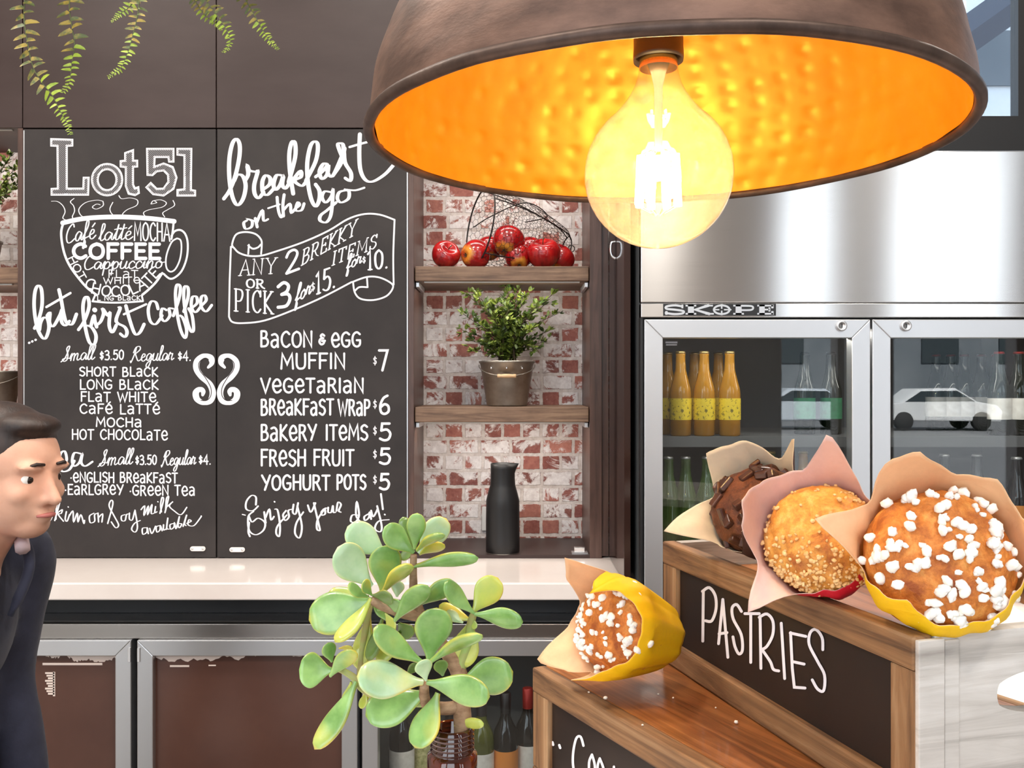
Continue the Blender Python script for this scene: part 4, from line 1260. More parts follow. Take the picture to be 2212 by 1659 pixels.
for i, (x, y, Y, ax, lab, sc_a) in enumerate(APPLES):
    p = c5(x, y, Y)
    q = Vector((0, 0, 1)).rotation_difference(Vector(ax).normalized()).to_euler()
    if i == 0:
        a = ap0; a.location = p; a.rotation_euler = q; a['label'] = lab; a.scale = (sc_a,) * 3
    else:
        a = copy_thing(ap0, p, lab, q, None, (sc_a,) * 3)
    bottom = p.z - .042 * sc_a
    if i in (0, 1, 4, 6, 7):
        a.location.z = ZS1 + .0415 * sc_a

# the basket lies on its side, mouth towards the first apples
mo = c5(515, 395, 2.875); en_ = c5(1105, 545, 3.02)
axis = (en_ - mo).normalized()
sx_ = Vector((0, -1, 0)); sx_ = (sx_ - axis * sx_.dot(axis)).normalized()
sz_ = axis.cross(sx_); sz_ = sz_ if sz_.z > 0 else -sz_
Lb = (en_ - mo).length
def basket(u, v):
    """u along 0..1, v angle"""
    r = .128 * (1 - .62 * u ** 1.9)
    if u > .9: r *= 1 - ((u - .9) / .1) ** 2 * .55
    p = mo + axis * (u * Lb) + (sx_ * math.cos(v) * .78 + sz_ * math.sin(v)) * r + Vector((0, 0, 1)) * 0
    p.z = max(p.z, ZS1 + .0015)
    return p
bk = thing('wire_basket', 'dark wire netting basket tipped on its side, spilling red apples', 'basket', (mo.x + .1, mo.y, ZS1))
part('mouth_ring', MB().tube([basket(0, 2 * PI * k / 48) for k in range(48)], .0026, 8, closed=True), 'wire_black', bk)
part('base_ring', MB().tube([basket(.97, 2 * PI * k / 32) for k in range(32)], .0020, 8, closed=True), 'wire_black', bk)
for v in (PI * .62, PI * .22, -PI * .25, PI * 1.2):
    part('rib', MB().tube([basket(u / 14 * .97, v) for u in range(15)], .0020, 6), 'wire_black', bk)
hx_m = MB()
NA, NL = 34, 22
def node(i, j, o):
    return basket(min(.97, (j + o) / NL * .97), 2 * PI * (i + (.5 if j % 2 else 0)) / NA)
for j in range(NL):
    for i in range(NA):
        a_ = node(i, j, .12); b_ = node(i, j, .72)
        hx_m.tube([a_, b_], .0007, 3)
        if j < NL - 1:
            hx_m.tube([b_, node(i, j + 1, .12)], .0007, 3)
            hx_m.tube([b_, node(i + (1 if j % 2 else -1), j + 1, .12)], .0007, 3)
part('netting', hx_m, 'wire_black', bk)
part('handle', MB().tube(smooth_path([tuple(basket(.05, PI * .98)), tuple(basket(.05, PI * .98) + Vector((.06, -.012, .035))), tuple(mo + axis * .12 + sz_ * .10 + sx_ * .05), tuple(mo + axis * .2 + sz_ * .075 + sx_ * .06), tuple(basket(.35, .1) + Vector((0, 0, .02)))], 8), .0018, 6), 'wire_black', bk)
tl_ = basket(1, 0) * .5 + basket(1, PI) * .5
part('end_loop', MB().tube([tl_ + axis * .008 + Vector((.011 * math.cos(2 * PI * k / 20), 0, .011 * math.sin(2 * PI * k / 20) + .002)) for k in range(20)], .0016, 6, closed=True), 'wire_black', bk)

# ------------------------------------------------------------------ potted shrub in a zinc bucket
def leaf_quad(mb, p, d, up, L, W):
    d = d.normalized(); s_ = d.cross(up)
    if s_.length < 1e-4: s_ = d.orthogonal()
    s_.normalize(); n_ = s_.cross(d)
    pts = [p, p + d * L * .3 + s_ * W * .42 + n_ * L * .03, p + d * L * .7 + s_ * W * .38 + n_ * L * .02, p + d * L, p + d * L * .7 - s_ * W * .38 + n_ * L * .02, p + d * L * .3 - s_ * W * .42 + n_ * L * .03, p + d * L * .5 - n_ * L * .05]
    mb.add(pts, [(0, 6, 1), (1, 6, 2), (2, 6, 3), (3, 6, 4), (4, 6, 5), (5, 6, 0)], 0, True)

def bucket_parts(root, c, r0, r1, h, rnd):
    part('bucket', MB().lathe([(r0, 0), (r0 + .001, .002), (r1, h), (r1 + .003, h + .001), (r1 + .003, h - .004), (r1 + .0005, h - .006)], 40, c=c, cap1=False)
         .lathe([(r1 - .002, h - .002), (r0 - .002, .004), (0, .004)], 40, c=c, cap0=False), 'galvanised', root)
    hp = []
    for k in range(17):
        a = PI * k / 16
        hp.append(Vector((c[0] - r1 * 1.03 * math.cos(a), c[1] - (r1 * 1.04) * math.sin(a), c[2] + h - .012 - .036 * math.sin(a))))
    hd = part('bail_handle', MB().tube(hp, .0017, 7), 'galvanised', root)
    mid = hp[8]
    part('grip', MB().lathe([(.0001, -.030), (.0055, -.030), (.0062, -.024), (.0052, -.018), (.0066, -.008), (.0066, .008), (.0052, .018), (.0062, .024), (.0055, .030), (.0001, .030)], 14,
         M=Matrix.Translation(mid) @ Matrix.Rotation(PI / 2, 4, 'Y')), 'pale_wood', hd)
    for a in (-PI / 2, -PI / 2 - .62, -PI / 2 + .62):
        rr = r1 - (r1 - r0) * .16
        part('rivet', MB().ball((c[0] + rr * math.cos(a), c[1] + rr * math.sin(a), c[2] + h * .84), .0042, 10, 6), 'chrome', root)
    part('soil', MB().lathe([(r1 - .004, 0), (r1 * .5, .004), (0, .006)], 24, c=(c[0], c[1], c[2] + h - .012), cap0=False), 'potting_soil', root)

def shrub(root, c, stems, rnd, dens=1.0, W=.0115, L=.0205):
    mst = MB(); ml_ = MB()
    for (tx, ty, tz, n) in stems:
        p0 = Vector(c) + Vector((rnd.uniform(-.03, .03), rnd.uniform(-.03, .03), 0))
        p3 = Vector(c) + Vector((tx, ty, tz))
        p1 = p0.lerp(p3, .4) + Vector((-(tx) * .18, 0, abs(tz) * .14))
        pts = [Vector(q) for q in smooth_path([tuple(p0), tuple(p1), tuple(p3)], 8)]
        mst.tube(pts, [.0022 * (1 - .7 * i / (len(pts) - 1)) for i in range(len(pts))], 5)
        nn = int(n * dens)
        for k in range(nn):
            t = .22 + .78 * k / nn
            i = min(len(pts) - 2, int(t * (len(pts) - 1)))
            p = pts[i].lerp(pts[i + 1], t * (len(pts) - 1) - i)
            d0 = (pts[i + 1] - pts[i]).normalized()
            # a short side twig with a few leaves
            sd = Vector((rnd.uniform(-1, 1), rnd.uniform(-1, 1), rnd.uniform(-.3, .8))).normalized()
            q = p + (sd * .7 + d0 * .4) * rnd.uniform(.004, .024)
            mst.tube([p, q], .0006, 3)
            for _ in range(4):
                dd = (sd + d0 * .5 + Vector((rnd.uniform(-1, 1), rnd.uniform(-1, 1), rnd.uniform(-.7, 1)))).normalized()
                leaf_quad(ml_, q, dd, Vector((rnd.uniform(-.5, .5), rnd.uniform(-.9, -.1), 1)), L * rnd.uniform(.7, 1.15), W * rnd.uniform(.8, 1.1))
    part('stem', mst, 'twig', root)
    part('foliage', ml_, 'box_leaf', root)

ZS2 = P(0, 878, YF + .01).z
bc_ = P(1095, 875, 2.93)
ps = thing('potted_shrub', 'small-leaved green shrub in a zinc bucket on the lower timber shelf', 'plant', (bc_.x, 2.93, ZS2))
cb = (bc_.x, 2.93, ZS2 + .0005)
rnd = random.Random(11)
bucket_parts(ps, cb, .0645, .0885, .143, rnd)
def tgt(x, y):     # stem tip from crop pixel, relative to the bucket mouth
    p = c5(x, y, 2.92); return (p.x - cb[0], rnd.uniform(-.06, .05), p.z - (cb[2] + .135))
stems = []
for (x, y, n) in [(430, 850, 40), (470, 830, 34), (540, 900, 40), (690, 790, 46), (720, 760, 44), (760, 800, 40), (830, 850, 40), (990, 850, 38), (960, 900, 36), (1050, 960, 32), (890, 930, 40), (620, 900, 40),
                 (400, 980, 34), (390, 1080, 30), (450, 1150, 36), (470, 1220, 30), (980, 1080, 26), (960, 1150, 30), (900, 1200, 30), (520, 1050, 40), (600, 1010, 46), (700, 950, 46), (800, 1000, 46), (860, 1080, 40), (640, 1120, 46), (740, 1100, 46), (560, 1180, 40), (820, 1180, 40), (680, 1220, 40), (760, 1230, 36)]:
    a, b, c_ = tgt(x, y); stems.append((a, b, c_, n))
shrub(ps, (cb[0], cb[1], cb[2] + .135), stems, rnd, .8)

# left-hand shelves: shrub above, zinc bucket below
ZL1 = P(0, 577, YF + .01).z
q = P(-45, 575, 2.93)
p2 = thing('potted_shrub', 'leafy shrub cut off by the picture edge, on the shelf beside the coffee menu', 'plant', (q.x, 2.93, ZL1))
rnd = random.Random(5)
bucket_parts(p2, (q.x, 2.93, ZL1 + .0005), .05, .066, .10, rnd)
shrub(p2, (q.x, 2.93, ZL1 + .09), [(.14, -.04, .24, 40), (.10, 0, .28, 40), (.12, -.05, .16, 40), (.08, .04, .2, 40), (-.08, 0, .26, 40), (-.12, 0, .16, 30), (.02, -.05, .28, 40), (.13, .0, .20, 36), (.05, -.06, .1, 30)], rnd, .9)
ZL2 = P(0, 874, YF + .01).z
q = P(-12, 872, 2.9)
p3 = thing('zinc_bucket', 'empty zinc bucket with wire handle on the shelf behind the person', 'bucket', (q.x, 2.9, ZL2))
bucket_parts(p3, (q.x, 2.9, ZL2 + .0005), .060, .082, .105, rnd)

# ------------------------------------------------------------------ black carafe
q = P(1086, 1186, 2.85)
ZB = P(0, 1199, YF).z
cf = thing('carafe', 'matt black carafe with a small pouring lip, before the bricks', 'carafe', (q.x, 2.85, ZB))
pr = [(0, 0), (.050, 0), (.0535, .003), (.0535, .10), (.0525, .165), (.046, .192), (.040, .212), (.0385, .235), (.0385, .281), (.0365, .281), (.0365, .23), (.048, .17), (.05, .01), (0, .008)]
def carafe_fn(i, j):
    a = 2 * PI * i / 48
    r, z = prs[j]
    k = max(0, (z - .255) / .026) if z > .255 else 0
    lip = math.exp(-(((a + PI) % (2 * PI) - PI) / .42) ** 2) * .013 * k
    return Vector((q.x + (r + lip) * math.cos(a), 2.85 + (r + lip) * math.sin(a), ZB + z))
prs = []
for (r0_, z0_), (r1_, z1_) in zip(pr, pr[1:]):
    for t_ in (0, .34, .67): prs.append((r0_ + (r1_ - r0_) * t_, z0_ + (z1_ - z0_) * t_))
prs.append(pr[-1])
cbody = part('body', MB().grid(carafe_fn, 48, len(prs), closed_u=True), 'black_ceramic', cf, merge=True)
part('foot_ring', MB().lathe([(.0515, 0), (.0525, 0), (.0525, .0025), (.0515, .0025)], 40, c=(q.x, 2.85, ZB), cap0=False, cap1=False), 'galvanised', cf)

# ------------------------------------------------------------------ bottles
def drink_glass(name, c, rough=.06, metal=0):
    m, nt, b, out = new_mat(name)
    b.inputs['Base Color'].default_value = col4(c)
    b.inputs['Roughness'].default_value = rough
    b.inputs['Transmission Weight'].default_value = .55
    b.inputs['IOR'].default_value = 1.33
    b.inputs['Coat Weight'].default_value = .6
    return m
drink_glass('cider_amber', srgb(240, 170, 50))
drink_glass('green_glass', srgb(96, 128, 60))
drink_glass('dark_green_glass', srgb(20, 34, 20))
drink_glass('wine_dark', srgb(16, 14, 14))
drink_glass('wine_olive', srgb(110, 116, 40))
thin_glass('clear_glass', (.95, .96, .95), 1.6)
mat('yellow_label', srgb(238, 206, 50), .6, c2=srgb(120, 104, 30), scale=120, lo=.56, hi=.62)
mat('green_label', srgb(40, 120, 80), .6, c2=srgb(30, 96, 62), scale=60)
mat('white_label', srgb(236, 232, 226), .7, c2=srgb(214, 208, 200), scale=40)
mat('cream_label', srgb(214, 206, 150), .7, c2=srgb(150, 150, 90), scale=90)
mat('orange_label', srgb(226, 140, 60), .6)
mat('gold_cap', srgb(196, 168, 110), .35, .8)
mat('silver_cap', srgb(205, 205, 205), .3, .8)
mat('red_cap', srgb(150, 40, 36), .4, .4)
mat('black_cap', srgb(26, 22, 24), .4)

def bottle_proto(kind, glass, label_m, cap_m):
    """beer / wine bottle built at the origin"""
    t = thing('drink_bottle' if kind == 'beer' else 'wine_bottle', 'x', 'bottle')
    if kind == 'beer':
        pr_ = [(0, 0), (.027, 0), (.030, .004), (.030, .118), (.0285, .132), (.021, .160), (.0150, .185), (.0132, .222), (.0140, .228), (.0132, .234)]
        lab = (.030, .045, .105); capz = .230; capr = .0142
    else:
        pr_ = [(0, 0), (.034, 0), (.0375, .004), (.0375, .185), (.034, .205), (.022, .228), (.0155, .245), (.0142, .300), (.0155, .302), (.0150, .312)]
        lab = (.0375, .06, .15); capz = .255; capr = .0160
    part('glass', MB().lathe(pr_, 24, cap0=False), glass, t, world=False)
    part('label', MB().lathe([(lab[0] + .0006, lab[1]), (lab[0] + .0006, lab[2])], 24, cap0=False, cap1=False), label_m, t, world=False)
    if kind == 'beer':
        part('cap', MB().lathe([(capr, capz), (capr, capz + .004), (capr - .002, capz + .007), (0, capz + .007)], 20), cap_m, t, world=False)
        part('neck_label', MB().lathe([(.0216, .160), (.0158, .184)], 20, cap0=False, cap1=False), label_m if kind == 'wine' else glass, t, world=False) if False else None
    else:
        part('capsule', MB().lathe([(capr, capz), (capr, .314), (.0135, .316), (0, .316)], 20, cap0=False), cap_m, t, world=False)
    return t
_first = {}
def place_bottle(kind, glass, lab, cap, x, y, z, label, group, rz=0):
    k = (kind, glass, lab, cap)
    if k not in _first:
        b = bottle_proto(*k); _first[k] = b
        b.location = (x, y, z); b['label'] = label; b['group'] = group
        b.rotation_euler = (0, 0, rz)
    else:
        b = copy_thing(_first[k], (x, y, z), label, (0, 0, rz), group)
    return b
def bx_(px, Y): return PX(px, Y)
# upper shelf of the fridge: amber cider
g = 'amber bottles with yellow labels in the fridge'
for px, Y, lab in [(1442, 2.60, 'amber bottle with yellow label, hard against the fridge door edge'), (1470, 2.52, 'amber bottle with yellow label, second from the fridge door edge'),
                   (1521, 2.52, 'amber bottle with yellow label, third from the fridge door edge'), (1576, 2.52, 'amber bottle with yellow label standing next to the empty shelf space')]:
    place_bottle('beer', 'cider_amber', 'yellow_label', 'gold_cap', bx_(px, Y), Y, SH[0], lab, g)
for px, Y in [(1500, 2.62), (1552, 2.62)]:
    place_bottle('beer', 'cider_amber', 'yellow_label', 'gold_cap', bx_(px, Y), Y, SH[0], 'amber bottle glimpsed in the row behind the front amber bottles', g)
g = 'dark green bottles on the upper fridge shelf'
for px, lab in [(1738, 'dark bottle with green label, nearer the amber bottles'), (1795, 'dark bottle with green label beside the door post')]:
    place_bottle('beer', 'dark_green_glass', 'green_label', 'black_cap', bx_(px, 2.6), 2.6, SH[0], lab, g)
g = 'dark bottles behind the second fridge door'
for n_, px in enumerate([2022, 2054, 2083, 2120, 2152]):
    place_bottle('beer', 'dark_green_glass', 'white_label', 'red_cap', bx_(px, 2.78), 2.78, SH[0], 'red-capped dark bottle in the back row behind the car reflection', g)
for n_, px in enumerate([2158, 2200, 2245]):
    place_bottle('beer', 'dark_green_glass', 'white_label', 'red_cap', bx_(px, 2.55), 2.55, SH[0], ['red-capped dark bottle at the front of its shelf, just clear of the white car', 'red-capped dark bottle at the front of its shelf, second from the car reflection', 'red-capped dark bottle at the front of its shelf, cut by the picture edge'][n_], g)
g = 'green bottles on the lower fridge shelf'
for px, lab in [(1444, 'clear green bottle nearest the fridge door edge, lower shelf'), (1481, 'clear green bottle under the amber ones, second from the door edge'), (1527, 'clear green bottle on the lower shelf, above the chocolate muffin wrapper')]:
    place_bottle('beer', 'green_glass', 'green_glass', 'silver_cap', bx_(px, 2.52), 2.52, SH[1] + .03 - .03, lab, g)
g = 'bottles in the back row of the lower fridge shelf'
for n_, px in enumerate([1580, 1605, 1640, 1665, 1700]):
    place_bottle('beer', 'green_glass', 'cream_label', 'gold_cap', bx_(px, 2.72), 2.72, SH[1], 'gold-capped green bottle in the back row of the lower shelf', g)
for n_, px in enumerate([1735, 1775]):
    place_bottle('beer', 'cider_amber', 'orange_label', 'gold_cap', bx_(px, 2.72), 2.72, SH[1], 'amber bottle with orange label low in the fridge behind the muffins', g)
for n_, px in enumerate([2040, 2110]):
    place_bottle('beer', 'dark_green_glass', 'cream_label', 'silver_cap', bx_(px, 2.6), 2.6, SH[1], 'silver-capped dark bottle low behind the second fridge door', g)
for n_, px in enumerate([2196, 2240]):
    place_bottle('beer', 'wine_dark', 'orange_label', 'silver_cap', bx_(px, 2.5), 2.5, SH[1], 'dark bottle with orange label at the picture edge, lower shelf', g)
# wine in the low fridge behind the succulent
part('shelf', MB().box(-.395, .305, YB + .05, y1 - .04, .222, .228), 'satin_aluminium', bb)
g = 'wine bottles in the low fridge'
WINE = [(868, 2.70, 'wine_dark', 'white_label', 'black_cap', 'dark wine bottle with white label nearest the fridge door frame'),
        (915, 2.76, 'wine_olive', 'cream_label', 'gold_cap', 'olive green wine bottle with pale label behind the succulent'),
        (985, 2.80, 'wine_dark', 'cream_label', 'black_cap', 'dark wine bottle mostly hidden behind the amber bottle neck'),
        (1040, 2.68, 'wine_olive', 'white_label', 'black_cap', 'olive wine bottle with white label beside the amber bottle neck'),
        (1092, 2.70, 'wine_dark', 'orange_label', 'black_cap', 'dark wine bottle with orange label near the crate corner'),
        (1140, 2.74, 'wine_dark', 'white_label', 'red_cap', 'red-topped wine bottle with white label against the crate corner')]
for px, Y, gl_, lb_, cp_, lab in WINE:
    place_bottle('wine', gl_, lb_, cp_, bx_(px, Y), Y, .2282, lab, g)
# ------------------------------------------------------------------ service counter, crates
for nm_, ax_ in (('crate_frame', 'X'), ('crate_upright', 'Z')):
    wood_mat(nm_, srgb(74, 50, 33), srgb(146, 108, 72), srgb(184, 150, 112), ax_, 0.68, 1.2, 0.9)
wood_mat('crate_top', srgb(92, 52, 26), srgb(156, 98, 54), srgb(188, 126, 76), 'X', 0.33, 1.3, 0.2, coat=.15, white=None)
wood_mat('crate_grey', srgb(138, 131, 124), srgb(202, 196, 189), srgb(228, 224, 219), 'Y', 0.75, 0.8, 0.5, white=srgb(240, 238, 234))
mat('crate_board', srgb(30, 22, 19), 0.5, c2=srgb(40, 28, 23), scale=7, spec=.4)
mat('counter_front', srgb(120, 96, 78), .6)
mat('crumb_white', srgb(245, 236, 222), .7)

def V2(a, b): return Vector((a, b, 0))
ZC = 1.0306
d2 = V2(.46, -.888).normalized(); e2 = V2(.888, .46).normalized()
LL = V2(.0226, .976)
ctr = thing('service_counter', 'shop counter under the crates and the brown bottle', 'counter', (0, .7, 0))
a0 = LL - d2 * .018
def slab(mb, o, du, dv, z0, z1, u0, u1, v0, v1):
    pts = [o + du * u + dv * v for u, v in ((u0, v0), (u1, v0), (u1, v1), (u0, v1))]
    v = [(p.x, p.y, z0) for p in pts] + [(p.x, p.y, z1) for p in pts]
    mb.add(v, [(3, 2, 1, 0), (4, 5, 6, 7), (0, 1, 5, 4), (1, 2, 6, 5), (2, 3, 7, 6), (3, 0, 4, 7)])
    return mb
part('top', slab(MB(), a0, e2, d2, ZC - .03, ZC, -1.1, .95, 0, .62), 'white_stone', ctr, bevel=.003, merge=True)
part('body', slab(MB(), a0, e2, d2, 0, ZC - .03, -1.08, .93, .02, .58), 'counter_front', ctr, merge=True)

def crate(name_label, L, d, e, z0, h, length, depth, post, rail, grey_side, inset=0.0, hole=(.5, .5)):
    """chalkboard-fronted wooden crate. L front corner farthest along the row, d along the front, e into the crate"""
    rot = math.atan2(d.y, d.x)
    c = thing('wooden_crate', name_label, 'crate', (L.x, L.y, z0))
    c.rotation_euler = (0, 0, rot)
    # local frame: x along the front, y into the crate (left of d is +y)
    def p_(nm, mb, m, **kw): return part(nm, mb, m, c, world=False, **kw)
    s_ = 1 if Vector((-d.y, d.x)).dot(Vector((e.x, e.y))) > 0 else -1
    D = depth * s_
    def bx3(mb, x0_, x1_, ya, yb, za, zb):
        return mb.box(x0_, x1_, min(ya * s_, yb * s_), max(ya * s_, yb * s_), za, zb)
    t_ = .014
    p_('front_post', bx3(MB(), 0, post, 0, t_, rail, h - rail), 'crate_upright', bevel=.0012)
    p_('front_post', bx3(MB(), length - post * .85, length, 0, t_, rail, h - rail), 'crate_upright', bevel=.0012)
    p_('front_rail', bx3(MB(), 0, length, -.001, t_ + .001, h - rail, h), 'crate_frame', bevel=.0022)
    p_('front_rail', bx3(MB(), 0, length, -.001, t_ + .001, 0, rail), 'crate_frame', bevel=.0022)
    bd = p_('chalkboard', bx3(MB(), post - .003, length - post * .85 + .003, .006, .010, rail - .003, h - rail + .003), 'crate_board')
    p_('top_board', bx3(MB(), .0135 if inset else .001, length - (.0135 if inset else .001), t_ + .0015, depth - .0135, h - inset - .009, h - inset - .0005), 'crate_top', bevel=.001)
    if inset:
        p_('back_rail', bx3(MB(), .0135, length - .0135, depth - .013, depth, h - .045, h - .001), 'crate_frame', bevel=.001)
    elif True:
        p_('back_rail', bx3(MB(), .0135, length - .0135, depth - .013, depth, h - rail, h - .0005), 'crate_frame', bevel=.001)
    sm_ = 'crate_grey' if grey_side else 'crate_frame'
    # end boards with an oval hand hole
    for xx in (0, length - .013):
        mb = MB(); N = 48
        cyy, czz = depth * hole[0], h * hole[1]
        hw, hh = .040, .0155
        inn, outp = [], []
        y0_, y1_, za, zb = t_ + .0022, depth, 0, (h - .0008 if inset else h - .0095)
        for k in range(N):
            a = 2 * PI * k / N
            ca, sa = math.cos(a), math.sin(a)
            ix = max(-1, min(1, ca * 1.15)) * (hw - hh) + ca * hh; iz = sa * hh
            inn.append((cyy + ix, czz + iz))
            kx = ((y1_ - cyy) if ca > 0 else (cyy - y0_)) / max(abs(ca), 1e-6); kz = ((zb - czz) if sa > 0 else (czz - za)) / max(abs(sa), 1e-6)
            kk = min(kx, kz); outp.append((cyy + ca * kk, czz + sa * kk))
        for cyc, czc in ((y0_, za), (y1_, za), (y0_, zb), (y1_, zb)):    # snap nearest samples onto the corners
            k = min(range(N), key=lambda q: (outp[q][0] - cyc) ** 2 + (outp[q][1] - czc) ** 2); outp[k] = (cyc, czc)
        v = []
        for x_ in (xx, xx + .013):
            v += [(x_, y * s_, z) for y, z in inn] + [(x_, y * s_, z) for y, z in outp]
        f = []
        for k in range(N):
            k2 = (k + 1) % N
            f += [(k, k2, N + k2, N + k), (2 * N + k2, 2 * N + k, 3 * N + k, 3 * N + k2), (k2, k, 2 * N + k, 2 * N + k2), (N + k, N + k2, 3 * N + k2, 3 * N + k)]
        mb.add(v, f)
        p_('end_board', mb, sm_, merge=True)
    if grey_side:
        p_('corner_strip', bx3(MB(), length - .0005, length + .0035, 0, .022, 0, h - .002), 'crate_grey', bevel=.001)
        p_('corner_strip', bx3(MB(), length - .0005, length + .0015, .0235, .036, 0, h - .004), 'crate_grey', bevel=.0006)
    p_('base_board', bx3(MB(), .014, length - .014, t_ + .002, depth, .001, .008), 'crate_frame')
    def face(px, py, off=.0056):
        """point on the chalkboard seen at a photograph pixel"""
        nrm = Vector((-e.x, -e.y, 0)).normalized()
        dr = Vector(((px - 1106) / F, 1, -(py - 829.5) / F))
        o_ = Vector((L.x, L.y, 0)) + Vector((e.x, e.y, 0)).normalized() * off
        o_.z = 0
        t = nrm.dot(o_) / nrm.dot(dr)
        w = dr * t + Vector((0, 0, CAMZ))
        q = w - Vector((L.x, L.y, z0))
        cr, sr = math.cos(-rot), math.sin(-rot)
        return Vector((q.x * cr - q.y * sr, q.x * sr + q.y * cr, q.z))
    return c, bd, face, s_
c2_, bd2, face2, sgn2 = crate('lower weathered wooden crate, its black front partly lettered, carrying the yellow-wrapped muffin', LL, d2, e2, ZC, .1322, .47, .37, .032, .026, False)
d1 = V2(.2785 - .168, .621 - 1.0).normalized(); e1 = V2(-d1.y, d1.x)
L1 = V2(.168, 1.0)
ZU = ZC + .1324
c1_, bd1, face1, sgn1 = crate('upper wooden crate lettered pastries, with grey end board and three muffins on top', L1, d1, e1, ZU, .1324, .395, .22, .030, .0245, True, .028, (.5, .645))
S7 = .36709; O7 = (1400, 1150)
pk = Ink(face1, (0, -sgn1, 0))
pk.trace('-325,345 322,640|320,347 360,325 395,372 400,450 375,520 338,520|-440,395 415,655|-440,395 470,735|-418,597 465,590|550,465 522,425 495,445 502,510 548,600 556,690 535,715 512,672 500,615|-570,478 655,478|-605,480 605,765|'
         '-660,495 665,800|655,500 700,480 735,522 735,600 702,668 670,690|672,690 720,760 738,805 770,815|-785,535 805,860|-840,590 850,800 862,911 925,916|-838,592 930,612|-850,760 920,775|1030,690 1026,620 990,572 956,590 950,660 1000,760 1040,840 1035,930 1000,922 968,868', *O7, S7, 6.2)
o_ = pk.mb; po_ = part('pastries_lettering', o_, 'chalk_paint', bd1, world=False)
S5b = .30678; O5b = (1130, 1150)
pk = Ink(face2, (0, -sgn2, 0))
pk.trace('425,1502 405,1440 375,1450 354,1540 352,1640 375,1720 420,1730|485,1565 465,1620 470,1720 500,1730 505,1640 485,1565|540,1592 525,1650 535,1740 565,1750 568,1670 540,1592|-207,1478 212,1496|-255,1498 262,1518|-640,1650 650,1800|-720,1690 655,1740', *O5b, S5b, 5.2)
part('cookies_lettering', pk.mb, 'chalk_paint', bd2, world=False)
# crumbs on the lower crate
rc = random.Random(4)
for (px, py, r) in [(1308, 1511, .0022), (1590, 1563, .0020), (1272, 1497, .0012), (1422, 1501, .0011), (1454, 1509, .0011), (1388, 1568, .0011), (1546, 1530, .0009)]:
    Yc = F * (CAMZ - ZU) / (py - 829.5)
    p = P(px, py, Yc)
    tag(part('sugar_crumb', MB().ball((p.x, p.y, ZU + r * .75), (r, r * .8, r * .75), 8, 5, fn=lambda q: 1 + .25 * mnoise.noise(q * 2.2 + Vector((px, 0, 0)))), 'crumb_white', None),
        'small white sugar crumb lying on the lower crate', 'crumb', 'sugar crumbs on the lower crate')

# ------------------------------------------------------------------ muffins
def crumb_mat(name, c1, c2, c3, sc=55):
    m, nt, b, out = new_mat(name)
    v = coords(nt)
    n1 = noise_node(nt, v, sc, 6, .65, .4); n2 = noise_node(nt, v, sc * 5, 4, .7)
    c = ramp(nt, n1.outputs['Fac'], [(.32, c1), (.52, c2), (.72, c3)])
    c = mixc(nt, .3, c, ramp(nt, n2.outputs['Fac'], [(.35, (.35, .2, .1)), (.6, (1, 1, 1))]), 'MULTIPLY')
    nt.links.new(c, b.inputs['Base Color'])
    b.inputs['Roughness'].default_value = .5
    b.inputs['Specular IOR Level'].default_value = .35
    bump(nt, b, math_node(nt, 'ADD', n1.outputs['Fac'], math_node(nt, 'MULTIPLY', n2.outputs['Fac'], .4)), .7, .003)
    return m
crumb_mat('muffin_golden', srgb(150, 74, 24), srgb(206, 124, 50), srgb(236, 172, 92))
crumb_mat('muffin_apple', srgb(176, 100, 40), srgb(226, 158, 70), srgb(242, 198, 120))
crumb_mat('muffin_chocolate', srgb(56, 28, 16), srgb(104, 58, 32), srgb(132, 78, 44), 80)
mat('chocolate', srgb(58, 34, 24), .3, c2=srgb(84, 52, 38), scale=60)
mat('sugar_white', srgb(252, 246, 236), .55, sss=.2)
mat('streusel', srgb(222, 170, 104), .8, c2=srgb(240, 206, 150), scale=80)
def paper(name, c, tr):
    m, nt, b, out = new_mat(name)
    v = coords(nt)
    n = noise_node(nt, v, 160, 4)
    n2 = noise_node(nt, v, 26, 5, .6, 1.2)
    cc = mixc(nt, .12, c, ramp(nt, n.outputs['Fac'], [(.35, (.7, .65, .6)), (.65, (1, 1, 1))]), 'MULTIPLY')
    nt.links.new(cc, b.inputs['Base Color'])
    b.inputs['Roughness'].default_value = .55
    bump(nt, b, n2.outputs['Fac'], .35, .0035)
    t = nt.nodes.new('ShaderNodeBsdfTranslucent')
    nt.links.new(cc, t.inputs[0])
    mx = nt.nodes.new('ShaderNodeMixShader'); mx.inputs[0].default_value = tr
    nt.links.new(b.outputs[0], mx.inputs[1]); nt.links.new(t.outputs[0], mx.inputs[2])
    nt.links.new(mx.outputs[0], out.inputs['Surface'])
paper('paper_yellow', srgb(255, 208, 10), .2)
paper('paper_peach', srgb(244, 204, 160), .25)
paper('paper_red', srgb(206, 22, 44), .15)
paper('paper_pink', srgb(244, 212, 200), .25)
paper('paper_brown', srgb(74, 50, 42), .08)
paper('paper_cream', srgb(238, 220, 190), .25)

